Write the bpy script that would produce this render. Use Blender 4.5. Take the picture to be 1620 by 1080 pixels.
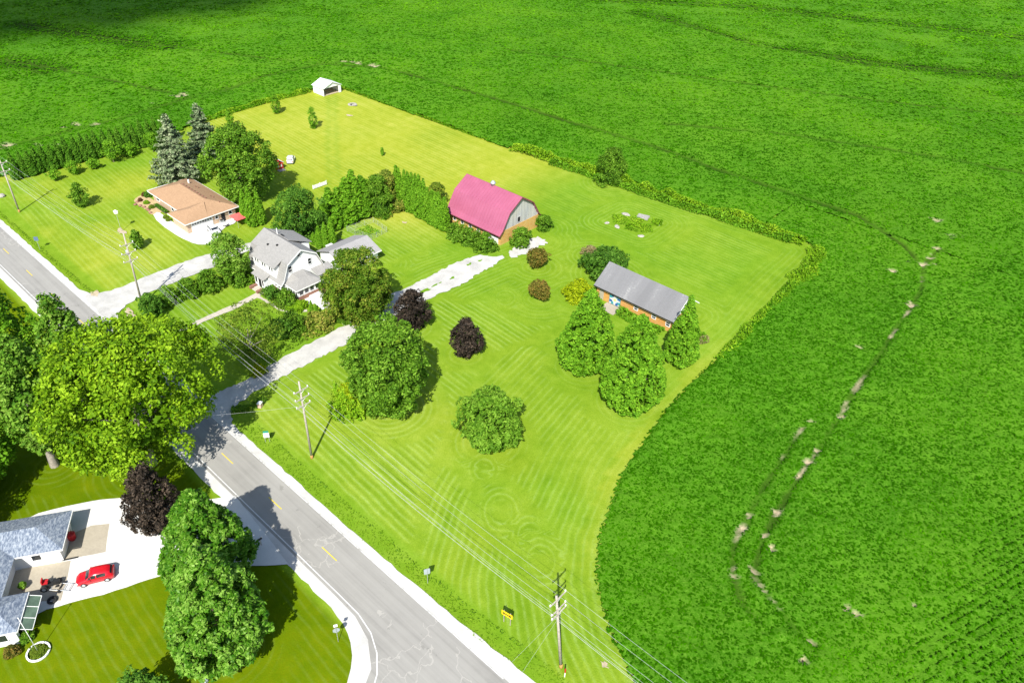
import bpy, math, random
import numpy as np
from mathutils import Vector, Matrix

for o in list(bpy.data.objects): bpy.data.objects.remove(o)
scene = bpy.context.scene
COL = scene.collection

# ------------------------------------------------------------------ camera, sky, sun, exposure
cam_d = bpy.data.cameras.new('camera')
cam_d.sensor_width = 36.0
cam_d.lens = 26.551
cam_d.shift_y = -0.02015
cam_d.clip_start = 0.5
cam_d.clip_end = 8000
cam = bpy.data.objects.new('camera', cam_d)
COL.objects.link(cam)
pitch, roll, yaw = math.radians(34.8818), math.radians(1.95814), math.radians(-41.21577)
fwd = Vector((math.sin(yaw)*math.cos(pitch), math.cos(yaw)*math.cos(pitch), -math.sin(pitch)))
rgt = Vector((math.cos(yaw), -math.sin(yaw), 0))
upv = rgt.cross(fwd)
r2 = rgt*math.cos(roll)+upv*math.sin(roll)
u2 = upv*math.cos(roll)-rgt*math.sin(roll)
M = Matrix((r2, u2, -fwd)).transposed().to_4x4()
M.translation = Vector((0, 0, 80.37))
cam.matrix_world = M
scene.camera = cam

SUN_EL, SUN_AZ = math.radians(46), math.radians(-55)     # azimuth counted from +X
sdir = Vector((math.cos(SUN_AZ)*math.cos(SUN_EL), math.sin(SUN_AZ)*math.cos(SUN_EL), math.sin(SUN_EL)))
world = bpy.data.worlds.new('World'); scene.world = world; world.use_nodes = True
wn = world.node_tree.nodes; wl = world.node_tree.links
sky = wn.new('ShaderNodeTexSky'); sky.sky_type = 'NISHITA'; sky.sun_disc = False
sky.sun_elevation = SUN_EL; sky.sun_rotation = math.radians(145)
wl.new(sky.outputs[0], wn['Background'].inputs[0]); wn['Background'].inputs[1].default_value = 0.10
sd = bpy.data.lights.new('sun', 'SUN'); sd.energy = 4.3; sd.angle = math.radians(0.53); sd.color = (1.0, 0.96, 0.88)
so = bpy.data.objects.new('sun', sd); so.rotation_euler = (-sdir).to_track_quat('-Z', 'Y').to_euler(); COL.objects.link(so)
scene.view_settings.view_transform = 'Standard'; scene.view_settings.look = 'None'
scene.view_settings.exposure = 0.95; scene.view_settings.gamma = 1.0
scene.view_settings.use_curve_mapping = False

# ------------------------------------------------------------------ helpers
rng = np.random.default_rng(7)
random.seed(7)

def link(o, parent=None):
    COL.objects.link(o)
    if parent is not None: o.parent = parent
    return o
def tag(o, label=None, cat=None, group=None, kind=None):
    if label: o['label'] = label
    if cat: o['category'] = cat
    if group: o['group'] = group
    if kind: o['kind'] = kind
    return o
def empty(name, loc=(0, 0, 0), rz=0.0, scale=1.0):
    o = bpy.data.objects.new(name, None); o.empty_display_size = .3
    o.location = loc; o.rotation_euler = (0, 0, rz)
    o.scale = (scale,)*3 if not isinstance(scale, tuple) else scale
    COL.objects.link(o); return o
def thing(name, label, cat, loc=(0, 0, 0), rz=0.0, group=None, scale=1.0):
    return tag(empty(name, loc, rz, scale), label, cat, group)
def meshdata(name, V, Fc, mat=None, smooth=False):
    me = bpy.data.meshes.new(name); me.from_pydata([tuple(map(float, v)) for v in V], [], Fc)
    if mat: me.materials.append(mat)
    if smooth: me.polygons.foreach_set('use_smooth', [True]*len(me.polygons))
    me.update(); return me
def mobj(name, V, Fc, mat, parent=None, smooth=False):
    return link(bpy.data.objects.new(name, meshdata(name, V, Fc, mat, smooth)), parent)
def npmesh(name, V, k, mat, attrs=None, idx=None, smooth=False):
    """V (n,3); faces of k verts each, consecutive unless idx is given"""
    me = bpy.data.meshes.new(name)
    V = np.ascontiguousarray(V, dtype=np.float32)
    me.vertices.add(len(V)); me.vertices.foreach_set('co', V.ravel())
    idx = np.arange(len(V), dtype=np.int32) if idx is None else np.ascontiguousarray(idx, dtype=np.int32).ravel()
    nf = len(idx)//k
    me.loops.add(len(idx)); me.loops.foreach_set('vertex_index', idx)
    me.polygons.add(nf); me.polygons.foreach_set('loop_start', np.arange(nf, dtype=np.int32)*k)
    try: me.polygons.foreach_set('loop_total', np.full(nf, k, dtype=np.int32))
    except Exception: pass
    if smooth: me.polygons.foreach_set('use_smooth', np.ones(nf, dtype=bool))
    me.materials.append(mat)
    for nm, (dom, arr) in (attrs or {}).items():
        a = me.attributes.new(nm, 'FLOAT', dom); a.data.foreach_set('value', np.ascontiguousarray(arr, dtype=np.float32))
    me.update(calc_edges=True); return me

class MB:
    """collects boxes, prisms, tubes into one mesh"""
    def __init__(s): s.V = []; s.F = []
    def add(s, V, F):
        n = len(s.V); s.V += [tuple(v) for v in V]; s.F += [tuple(i+n for i in f) for f in F]; return s
    def box(s, x0, x1, y0, y1, z0, z1):
        return s.add([(x0,y0,z0),(x1,y0,z0),(x1,y1,z0),(x0,y1,z0),(x0,y0,z1),(x1,y0,z1),(x1,y1,z1),(x0,y1,z1)],
                     [(0,3,2,1),(4,5,6,7),(0,1,5,4),(1,2,6,5),(2,3,7,6),(3,0,4,7)])
    def slab(s, P, t):
        P = [Vector(p) for p in P]; n = (P[1]-P[0]).cross(P[2]-P[0]).normalized(); k = len(P)
        if n.z < 0: P.reverse(); n = -n
        Q = [p-n*t for p in P]
        return s.add(P+Q, [tuple(range(k)), tuple(range(2*k-1, k-1, -1))]+[(i, i+k, (i+1) % k+k, (i+1) % k) for i in range(k)])
    def ext(s, P, d):
        """polygon P extruded by vector d"""
        P = [Vector(p) for p in P]; d = Vector(d); k = len(P); Q = [p+d for p in P]
        return s.add(P+Q, [tuple(range(k)), tuple(range(2*k-1, k-1, -1))]+[(i, i+k, (i+1) % k+k, (i+1) % k) for i in range(k)])
    def tube(s, a, b, r0, r1=None, n=8, cap=True):
        a = Vector(a); b = Vector(b); r1 = r0 if r1 is None else r1
        d = (b-a).normalized(); x = d.orthogonal().normalized(); y = d.cross(x)
        V = [a+(x*math.cos(2*math.pi*i/n)+y*math.sin(2*math.pi*i/n))*r0 for i in range(n)]
        V += [b+(x*math.cos(2*math.pi*i/n)+y*math.sin(2*math.pi*i/n))*r1 for i in range(n)]
        F = [(i, (i+1) % n, (i+1) % n+n, i+n) for i in range(n)]
        if cap: F += [tuple(range(n-1, -1, -1)), tuple(range(n, 2*n))]
        return s.add(V, F)
    def lathe(s, prof, n=12, c=(0, 0, 0)):
        V = []; F = []
        for r, z in prof:
            V += [(c[0]+r*math.cos(2*math.pi*i/n), c[1]+r*math.sin(2*math.pi*i/n), c[2]+z) for i in range(n)]
        for j in range(len(prof)-1):
            F += [(j*n+i, j*n+(i+1) % n, (j+1)*n+(i+1) % n, (j+1)*n+i) for i in range(n)]
        F += [tuple(range(n-1, -1, -1)), tuple(range((len(prof)-1)*n, len(prof)*n))]
        return s.add(V, F)
    def build(s, name, mat, parent=None, smooth=False):
        return mobj(name, s.V, s.F, mat, parent, smooth)

# ------------------------------------------------------------------ materials
def nm(name):
    m = bpy.data.materials.new(name); m.use_nodes = True
    N = m.node_tree.nodes; L = m.node_tree.links
    return m, N, L, N['Principled BSDF']
def noise(N, L, scale, detail=3, vec=None, rough=.6, dist=0):
    t = N.new('ShaderNodeTexNoise'); t.inputs['Scale'].default_value = scale; t.inputs['Detail'].default_value = detail
    t.inputs['Roughness'].default_value = rough; t.inputs['Distortion'].default_value = dist
    if vec is not None: L.new(vec, t.inputs['Vector'])
    return t.outputs['Fac']
def ramp(N, L, fac, stops):
    r = N.new('ShaderNodeValToRGB'); e = r.color_ramp.elements
    while len(e) < len(stops): e.new(.5)
    for i, (p, c) in enumerate(stops): e[i].position = p; e[i].color = (*c, 1)
    L.new(fac, r.inputs[0]); return r.outputs[0]
def mix(N, L, fac, a, b, mode='MIX'):
    m = N.new('ShaderNodeMix'); m.data_type = 'RGBA'; m.blend_type = mode
    for sock, v in ((m.inputs[0], fac), (m.inputs[6], a), (m.inputs[7], b)):
        if isinstance(v, (int, float)): sock.default_value = v
        elif isinstance(v, tuple): sock.default_value = (*v, 1)
        else: L.new(v, sock)
    return m.outputs[2]
def mth(N, L, op, a, b=0.0, c=None, clamp=False):
    m = N.new('ShaderNodeMath'); m.operation = op; m.use_clamp = clamp
    for sock, v in zip(m.inputs, (a, b, c if c is not None else 0.0)):
        if isinstance(v, (int, float)): sock.default_value = v
        else: L.new(v, sock)
    return m.outputs[0]
def attr(N, name):
    a = N.new('ShaderNodeAttribute'); a.attribute_name = name; return a.outputs['Fac']
def pos(N): return N.new('ShaderNodeNewGeometry').outputs['Position']
def objco(N): return N.new('ShaderNodeTexCoord').outputs['Object']
def bump(N, L, h, strength, dist, bsdf):
    b = N.new('ShaderNodeBump'); b.inputs['Strength'].default_value = strength; b.inputs['Distance'].default_value = dist
    L.new(h, b.inputs['Height']); L.new(b.outputs[0], bsdf.inputs['Normal'])
def plain(name, c, rough=.6, metal=0.0, var=.15, scale=6.0, spec=.4, bmp=0.0):
    m, N, L, B = nm(name)
    f = noise(N, L, scale, 4, objco(N))
    lo = tuple(v*(1-var) for v in c); hi = tuple(min(1, v*(1+var)) for v in c)
    L.new(ramp(N, L, f, [(.3, lo), (.7, hi)]), B.inputs['Base Color'])
    B.inputs['Roughness'].default_value = rough; B.inputs['Metallic'].default_value = metal
    B.inputs['Specular IOR Level'].default_value = spec
    if bmp: bump(N, L, f, bmp, .05, B)
    return m
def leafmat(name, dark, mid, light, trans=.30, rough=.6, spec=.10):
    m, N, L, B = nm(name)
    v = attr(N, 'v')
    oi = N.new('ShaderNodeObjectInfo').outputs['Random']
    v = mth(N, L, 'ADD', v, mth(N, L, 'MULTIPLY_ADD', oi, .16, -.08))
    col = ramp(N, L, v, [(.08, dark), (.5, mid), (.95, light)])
    L.new(col, B.inputs['Base Color']); B.inputs['Roughness'].default_value = rough
    B.inputs['Specular IOR Level'].default_value = spec
    t = N.new('ShaderNodeBsdfTranslucent'); L.new(mix(N, L, 1.0, col, (1.0, 1.0, .55), 'MULTIPLY'), t.inputs[0])
    ms = N.new('ShaderNodeMixShader'); ms.inputs[0].default_value = trans
    L.new(B.outputs[0], ms.inputs[1]); L.new(t.outputs[0], ms.inputs[2])
    L.new(ms.outputs[0], N['Material Output'].inputs['Surface'])
    return m

MT = {}
MT['leaf_green'] = leafmat('leaf_green', (.038, .105, .005), (.10, .225, .012), (.21, .37, .035))
MT['leaf_deep'] = leafmat('leaf_deep', (.028, .09, .008), (.07, .18, .014), (.15, .30, .035))
MT['leaf_front'] = leafmat('leaf_front', (.026, .105, .005), (.082, .215, .010), (.245, .42, .065), rough=.4)
MT['leaf_lime'] = leafmat('leaf_lime', (.055, .14, .003), (.15, .285, .006), (.29, .45, .018))
MT['leaf_silver'] = leafmat('leaf_silver', (.05, .145, .008), (.14, .285, .022), (.27, .42, .065))
MT['leaf_olive'] = leafmat('leaf_olive', (0.0512, 0.1088, 0.00768), (0.128, 0.2112, 0.01536), (0.256, 0.32, 0.03584))
MT['leaf_maple'] = leafmat('leaf_maple', (.045, .11, .006), (.105, .195, .012), (.235, .265, .032))
MT['leaf_rust'] = leafmat('leaf_rust', (.06, .08, .010), (.155, .15, .022), (.31, .20, .045))
MT['leaf_plum'] = leafmat('leaf_plum', (0.01, 0.008, 0.006), (0.03, 0.023, 0.017), (0.09, 0.065, 0.045), trans=.08)
MT['leaf_yellow'] = leafmat('leaf_yellow', (.16, .25, .004), (.30, .39, .006), (.46, .52, .012))
MT['leaf_arbor'] = leafmat('leaf_arbor', (.055, .16, .005), (.125, .30, .012), (.23, .44, .026))
MT['leaf_arbor_dark'] = leafmat('leaf_arbor_dark', (.036, .125, .007), (.085, .23, .013), (.18, .36, .030))
MT['leaf_spruce'] = leafmat('leaf_spruce', (.06, .105, .04), (.14, .20, .09), (.30, .34, .20), trans=.10)
MT['leaf_weed'] = leafmat('leaf_weed', (.085, .21, .004), (.17, .345, .010), (.32, .48, .022), trans=.35)
MT['leaf_verge'] = leafmat('leaf_verge', (0.1, 0.22, 0.004), (0.16, 0.3, 0.008), (0.24, 0.37, 0.02), trans=.35)
MT['leaf_straw'] = leafmat('leaf_straw', (0.13, 0.12, 0.05), (0.24, 0.21, 0.09), (0.36, 0.31, 0.15))
MT['leaf_flower'] = leafmat('leaf_flower', (0.06, 0.13, 0.01), (0.18, 0.25, 0.025), (0.42, 0.38, 0.08))
MT['leaf_purple'] = leafmat('leaf_purple', (0.06, 0.03, 0.02), (0.13, 0.07, 0.03), (0.24, 0.12, 0.05))
MT['leaf_soy'] = leafmat('leaf_soy', (.020, .095, .0004), (.046, .180, .0010), (.115, .31, .005), trans=.2, rough=.9, spec=.02)
MT['bark'] = plain('bark', (.13, .10, .075), .9, var=.4, scale=3, bmp=.6)
MT['bark_pale'] = plain('bark_pale', (.27, .24, .20), .9, var=.35, scale=3, bmp=.5)
MT['white_paint'] = plain('white_paint', (.74, .75, .75), .5, var=.05, scale=2)
MT['white_trim'] = plain('white_trim', (.78, .78, .76), .45, var=.04)
MT['dark_glass'] = plain('dark_glass', (.02, .025, .03), .08, var=.3, scale=1.2, spec=.7)
MT['black_open'] = plain('black_open', (.012, .012, .012), .9)
MT['brick_red'] = plain('brick_red', (.24, .12, .085), .85, var=.3, scale=9)
MT['wood_pole'] = plain('wood_pole', (.36, .32, .27), .85, var=.2, scale=4)
MT['wood_pole_base'] = plain('wood_pole_base', (.42, .22, .07), .85, var=.2, scale=4)
MT['wood_grey'] = plain('wood_grey', (.30, .29, .27), .85, var=.25, scale=4)
MT['galv'] = plain('galv', (.48, .50, .52), .45, metal=.5, var=.1)
MT['sign_back'] = plain('sign_back', (.42, .47, .52), .4, metal=.35, var=.08)
MT['insulator'] = plain('insulator', (.75, .76, .76), .3, var=.1)
MT['wire'] = plain('wire', (.42, .43, .43), .5, var=.05)
MT['yellow_sign'] = plain('yellow_sign', (.75, .50, .01), .5, var=.06)
MT['black_paint'] = plain('black_paint', (.018, .018, .018), .5)
MT['rubber'] = plain('rubber', (.02, .02, .02), .8)
MT['blue_sign'] = plain('blue_sign', (.09, .14, .24), .5)
MT['green_sign'] = plain('green_sign', (.02, .24, .17), .5)
MT['red_paint'] = plain('red_paint', (.42, .015, .02), .35, var=.08)
MT['red_cloth'] = plain('red_cloth', (.55, .09, .08), .8, var=.08)
MT['orange_paint'] = plain('orange_paint', (.6, .17, .03), .6)
MT['stone'] = plain('stone', (.34, .32, .28), .9, var=.3, scale=3, bmp=.4)
MT['mulch'] = plain('mulch', (.42, .31, .16), .95, var=.25, scale=5, bmp=.5)
MT['plum_clump'] = MT['leaf_purple']
MT['soil'] = plain('soil', (.40, .33, .22), .95, var=.25, scale=1.2, bmp=.4)
MT['pink_box'] = plain('pink_box', (.62, .40, .35), .6)
MT['glass_clear'] = plain('glass_clear', (.10, .15, .10), .08, var=.35, scale=1.0, spec=.8)

def gravel(name, c, scale=2.5, var=.25):
    m, N, L, B = nm(name); p = pos(N)
    a = noise(N, L, .35, 4, p); b = noise(N, L, scale*4, 3, p)
    f = mth(N, L, 'MULTIPLY_ADD', a, .6, mth(N, L, 'MULTIPLY', b, .4))
    L.new(ramp(N, L, f, [(.3, tuple(v*(1-var) for v in c)), (.68, tuple(v*(1+var*.6) for v in c))]), B.inputs['Base Color'])
    B.inputs['Roughness'].default_value = .95; B.inputs['Specular IOR Level'].default_value = .1
    bump(N, L, b, .5, .05, B); return m
MT['gravel'] = gravel('gravel', (.46, .45, .42), 2.5, .36)
MT['gravel_shoulder'] = gravel('gravel_shoulder', (.52, .51, .48), 2.5, .28)
MT['concrete'] = gravel('concrete', (.60, .59, .56), 1.0, .10)
MT['concrete_tan'] = gravel('concrete_tan', (.36, .32, .25), .8, .16)
MT['walk'] = gravel('walk', (.44, .40, .33), 1.5, .2)

def asphalt():
    m, N, L, B = nm('asphalt'); p = pos(N)
    mp = N.new('ShaderNodeMapping'); mp.inputs['Scale'].default_value = (.02, 1.0, 1.0); L.new(p, mp.inputs['Vector'])
    streak = noise(N, L, 1.5, 4, mp.outputs[0]); big = noise(N, L, .12, 5, p, .65); fine = noise(N, L, 9, 3, p)
    base = ramp(N, L, mth(N, L, 'MULTIPLY_ADD', streak, .55, mth(N, L, 'MULTIPLY', big, .45)), [(.28, (.20, .192, .175)), (.5, (.29, .28, .255)), (.70, (.34, .33, .30))])
    vo = N.new('ShaderNodeTexVoronoi'); vo.feature = 'DISTANCE_TO_EDGE'; vo.inputs['Scale'].default_value = .23
    wp = N.new('ShaderNodeVectorMath'); wp.operation = 'ADD'; L.new(p, wp.inputs[0])
    nv = N.new('ShaderNodeTexNoise'); nv.inputs['Scale'].default_value = .6; nv.inputs['Detail'].default_value = 4; L.new(p, nv.inputs['Vector'])
    sc = N.new('ShaderNodeVectorMath'); sc.operation = 'SCALE'; sc.inputs[3].default_value = 3.0; L.new(nv.outputs['Color'], sc.inputs[0]); L.new(sc.outputs[0], wp.inputs[1])
    L.new(wp.outputs[0], vo.inputs['Vector'])
    crack = mth(N, L, 'LESS_THAN', vo.outputs['Distance'], .014)
    patch = mth(N, L, 'GREATER_THAN', noise(N, L, .07, 2, p), .52)
    crack = mth(N, L, 'MULTIPLY', crack, mth(N, L, 'MULTIPLY', patch, .55))
    col = mix(N, L, crack, base, (.42, .40, .36))
    col = mix(N, L, mth(N, L, 'MULTIPLY', fine, .22), col, (.15, .15, .14))
    stain = mth(N, L, 'MULTIPLY', mth(N, L, 'GREATER_THAN', noise(N, L, .55, 4, p, .7), .66), .4)
    col = mix(N, L, stain, col, (.15, .145, .13))
    L.new(col, B.inputs['Base Color']); B.inputs['Roughness'].default_value = .9; B.inputs['Specular IOR Level'].default_value = .2
    return m
MT['asphalt'] = asphalt()
def paint(name, c, wear=.45):
    m, N, L, B = nm(name); p = pos(N)
    f = noise(N, L, 1.6, 5, p, .7)
    L.new(ramp(N, L, f, [(wear-.12, (.24, .23, .2)), (wear, c)]), B.inputs['Base Color']); B.inputs['Roughness'].default_value = .8
    return m
MT['road_yellow'] = paint('road_yellow', (.62, .47, .02), .36)
MT['road_white'] = paint('road_white', (.58, .58, .56), .45)

def lawnmat():
    m, N, L, B = nm('lawn'); p = pos(N)
    mow = attr(N, 'mow'); dry = attr(N, 'dry'); amp = attr(N, 'amp')
    wob = noise(N, L, .25, 3, p)
    ph = mth(N, L, 'MULTIPLY_ADD', wob, .55, mow)
    wav = mth(N, L, 'SINE', mth(N, L, 'MULTIPLY', ph, 2*math.pi/1.08))
    wav2 = mth(N, L, 'SINE', mth(N, L, 'MULTIPLY', ph, 2*math.pi/3.7))
    # clippings lie in thin broken lines along the mower's path
    brk = noise(N, L, .9, 3, p)
    line = mth(N, L, 'MULTIPLY', mth(N, L, 'MAXIMUM', wav, 0.0), brk)
    line = mth(N, L, 'MULTIPLY', mth(N, L, 'POWER', line, 1.5), amp)
    big = noise(N, L, .035, 4, p, .6); med = noise(N, L, .4, 4, p, .65); fine = noise(N, L, 5.0, 3, p, .7)
    t = mth(N, L, 'MULTIPLY_ADD', big, .55, mth(N, L, 'MULTIPLY', med, .45))
    t = mth(N, L, 'ADD', t, mth(N, L, 'MULTIPLY', mth(N, L, 'MULTIPLY', wav2, amp), .07))
    green = ramp(N, L, t, [(.30, (.075, .185, .006)), (.5, (.132, .255, .014)), (.70, (.20, .325, .030))])
    yel = ramp(N, L, t, [(.30, (.225, .275, .012)), (.5, (.315, .345, .032)), (.70, (.41, .41, .07))])
    oli = ramp(N, L, t, [(.30, (.055, .105, .0)), (.5, (.095, .140, .001)), (.70, (.145, .175, .002))])
    col = mix(N, L, attr(N, 'lot'), mix(N, L, dry, green, yel), oli)
    col = mix(N, L, mth(N, L, 'MULTIPLY', line, 1.1, clamp=True), col, (.31, .43, .13))
    dk = mth(N, L, 'MULTIPLY', mth(N, L, 'MULTIPLY', mth(N, L, 'MULTIPLY', mth(N, L, 'MAXIMUM', mth(N, L, 'MULTIPLY', wav, -1.0), 0.0), brk), amp), .55)
    col = mix(N, L, dk, col, (.070, .165, .002))
    col = mix(N, L, mth(N, L, 'MULTIPLY_ADD', fine, 1.1, -.42, clamp=True), col, (.075, .165, .002))
    L.new(col, B.inputs['Base Color']); B.inputs['Roughness'].default_value = .95; B.inputs['Specular IOR Level'].default_value = .03
    h = mth(N, L, 'MULTIPLY_ADD', fine, .7, mth(N, L, 'MULTIPLY', mth(N, L, 'MULTIPLY', wav, amp), .10))
    bump(N, L, h, .55, .12, B)
    return m
MT['lawn'] = lawnmat()

def fieldmat():
    m, N, L, B = nm('soybean_leaves'); p = pos(N)
    soil = attr(N, 'soil'); hv = attr(N, 'hv')
    big = noise(N, L, .012, 4, p, .55); med = noise(N, L, .09, 4, p, .6); fine = noise(N, L, 2.2, 4, p, .75); vf = noise(N, L, 6.0, 2, p, .7)
    t = mth(N, L, 'MULTIPLY_ADD', big, .55, mth(N, L, 'MULTIPLY', med, .45))
    base = ramp(N, L, t, [(.32, (.028, .115, .003)), (.5, (.050, .165, .005)), (.68, (.085, .215, .010))])
    sp = mth(N, L, 'MULTIPLY_ADD', fine, .6, mth(N, L, 'MULTIPLY', vf, .4))
    col = mix(N, L, mth(N, L, 'MULTIPLY_ADD', sp, 4.0, -1.9, clamp=True), base, (.13, .27, .025))
    col = mix(N, L, mth(N, L, 'MULTIPLY_ADD', sp, -4.5, 2.0, clamp=True), col, (.014, .062, .002))
    col = mix(N, L, mth(N, L, 'MULTIPLY', hv, .45), col, (.10, .225, .012))
    col = mix(N, L, attr(N, 'gap'), col, (.026, .050, .006))  # dark soil in the tracks, with the shade between plants painted in
    sl = ramp(N, L, fine, [(.3, (.26, .21, .13)), (.65, (.46, .39, .27))])
    L.new(mix(N, L, soil, col, sl), B.inputs['Base Color'])
    B.inputs['Roughness'].default_value = .9; B.inputs['Specular IOR Level'].default_value = .03
    bump(N, L, sp, .8, .25, B)
    return m
MT['soy'] = fieldmat()
MT['far_ground'] = plain('far_ground', (.04, .14, .004), .95, var=.3, scale=.01)

def shingles(name, c1, c2, scale=1.0, contrast=1.0):
    m, N, L, B = nm(name); o = objco(N)
    b = N.new('ShaderNodeTexBrick'); b.inputs['Scale'].default_value = 1.0; b.offset = .5
    b.inputs['Brick Width'].default_value = .5*scale; b.inputs['Row Height'].default_value = .2*scale; b.inputs['Mortar Size'].default_value = .012
    b.inputs['Color1'].default_value = (*c1, 1); b.inputs['Color2'].default_value = (*c2, 1); b.inputs['Mortar'].default_value = (*[v*.6 for v in c1], 1)
    L.new(o, b.inputs['Vector'])
    n1 = noise(N, L, 1.3, 4, o, .7)
    col = mix(N, L, mth(N, L, 'MULTIPLY', n1, .8), b.outputs['Color'], tuple((x+y)/2*1.12 for x, y in zip(c1, c2)))
    n2 = noise(N, L, .35, 3, o)
    col = mix(N, L, mth(N, L, 'MULTIPLY_ADD', n2, .7, -.18, clamp=True), col, tuple(v*.82 for v in c1))
    L.new(col, B.inputs['Base Color']); B.inputs['Roughness'].default_value = .9; B.inputs['Specular IOR Level'].default_value = .15
    bump(N, L, b.outputs['Fac'], -.3, .02, B)
    return m
MT['shingle_grey'] = shingles('shingle_grey', (.24, .235, .225), (.31, .30, .285))
MT['shingle_garage'] = shingles('shingle_garage', (.27, .265, .26), (.33, .32, .315))
MT['shingle_brown'] = shingles('shingle_brown', (.31, .195, .115), (.39, .25, .15))
def speckled_roof():
    m, N, L, B = nm('shingle_blue'); o = objco(N)
    mp = N.new('ShaderNodeMapping'); mp.inputs['Scale'].default_value = (2.2, 5.0, 2.2); L.new(o, mp.inputs['Vector'])
    n = noise(N, L, 1.0, 3, mp.outputs[0], .7)
    L.new(ramp(N, L, n, [(.36, (.075, .10, .15)), (.5, (.16, .195, .25)), (.64, (.30, .33, .37))]), B.inputs['Base Color'])
    B.inputs['Roughness'].default_value = .85; return m
MT['shingle_blue'] = speckled_roof()
def shedroof():
    m, N, L, B = nm('shed_roof'); o = objco(N)
    mp = N.new('ShaderNodeMapping'); mp.inputs['Scale'].default_value = (.35, .05, .05); mp.inputs['Rotation'].default_value = (0, 0, .12); L.new(o, mp.inputs['Vector'])
    s = noise(N, L, 1.0, 3, mp.outputs[0]); f = noise(N, L, 3.0, 4, o, .7)
    col = ramp(N, L, mth(N, L, 'MULTIPLY_ADD', s, .7, mth(N, L, 'MULTIPLY', f, .3)), [(.40, (.145, .145, .15)), (.57, (.175, .175, .18)), (.66, (.28, .28, .275))])
    L.new(col, B.inputs['Base Color']); B.inputs['Roughness'].default_value = .7
    w = N.new('ShaderNodeTexWave'); w.inputs['Scale'].default_value = 1.1; L.new(o, w.inputs['Vector']); bump(N, L, w.outputs['Fac'], .25, .03, B)
    return m
MT['shed_roof'] = shedroof()
def tilewall(name, a, b, c):
    m, N, L, B = nm(name); o = objco(N)
    cx = N.new('ShaderNodeSeparateXYZ'); L.new(o, cx.inputs[0]); cm = N.new('ShaderNodeCombineXYZ')
    L.new(mth(N, L, 'ADD', cx.outputs[0], cx.outputs[1]), cm.inputs[0]); L.new(cx.outputs[2], cm.inputs[1])
    bk = N.new('ShaderNodeTexBrick'); bk.inputs['Brick Width'].default_value = .42; bk.inputs['Row Height'].default_value = .2; bk.inputs['Mortar Size'].default_value = .012; bk.inputs['Scale'].default_value = 1
    bk.inputs['Color1'].default_value = (*a, 1); bk.inputs['Color2'].default_value = (*b, 1); bk.inputs['Mortar'].default_value = (.38, .33, .24, 1)
    L.new(cm.outputs[0], bk.inputs['Vector'])
    n = noise(N, L, 1.6, 4, o, .7)
    L.new(mix(N, L, mth(N, L, 'MULTIPLY_ADD', n, 2.4, -.9, clamp=True), bk.outputs['Color'], c), B.inputs['Base Color'])
    B.inputs['Roughness'].default_value = .45; bump(N, L, bk.outputs['Fac'], -.4, .02, B); return m
MT['tile_orange'] = tilewall('tile_orange', (.52, .24, .035), (.60, .36, .08), (.50, .36, .15))
MT['tile_rust'] = tilewall('tile_rust', (.52, .18, .02), (.60, .29, .05), (.48, .32, .12))
MT['tan_brick'] = tilewall('tan_brick', (.42, .29, .19), (.50, .36, .25), (.46, .33, .23))
def boards():
    m, N, L, B = nm('barn_boards'); o = objco(N)
    mp = N.new('ShaderNodeMapping'); mp.inputs['Scale'].default_value = (1, 3.4, .12); L.new(o, mp.inputs['Vector'])
    n = noise(N, L, 1.0, 4, mp.outputs[0], .7); n2 = noise(N, L, .5, 3, o)
    col = ramp(N, L, n, [(.3, (.23, .235, .235)), (.5, (.37, .375, .37)), (.7, (.50, .50, .47))])
    col = mix(N, L, mth(N, L, 'MULTIPLY_ADD', n2, 1.6, -.6, clamp=True), col, (.44, .41, .33))
    L.new(col, B.inputs['Base Color']); B.inputs['Roughness'].default_value = .9; bump(N, L, n, .4, .03, B); return m
MT['boards'] = boards()
def siding():
    m, N, L, B = nm('white_siding'); o = objco(N)
    cx = N.new('ShaderNodeSeparateXYZ'); L.new(o, cx.inputs[0])
    w = mth(N, L, 'FRACT', mth(N, L, 'MULTIPLY', cx.outputs[2], 6.0))
    L.new(ramp(N, L, w, [(0, (.60, .61, .62)), (.12, (.73, .74, .745)), (1, (.76, .765, .77))]), B.inputs['Base Color'])
    B.inputs['Roughness'].default_value = .5; return m
MT['siding'] = siding()
def metalroof():
    m, N, L, B = nm('pink_metal_roof'); o = objco(N)
    n = noise(N, L, .4, 4, o); L.new(ramp(N, L, n, [(.3, (.33, .088, .150)), (.7, (.38, .108, .180))]), B.inputs['Base Color'])
    B.inputs['Roughness'].default_value = .38; B.inputs['Metallic'].default_value = .1; return m
MT['pink_roof'] = metalroof()
MT['maroon_trim'] = plain('maroon_trim', (.16, .05, .05), .6)
MT['car_red'] = plain('car_red', (.50, .008, .018), .22, var=.03, spec=.6)
MT['car_white'] = plain('car_white', (.66, .67, .68), .25, var=.03, spec=.6)
MT['lamp_clear'] = plain('lamp_clear', (.75, .76, .78), .1, spec=.8)
MT['lamp_red'] = plain('lamp_red', (.35, .01, .01), .2)
MT['cloud'] = plain('cloud', (.85, .86, .88), 1.0, var=.03, scale=.01)

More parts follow.
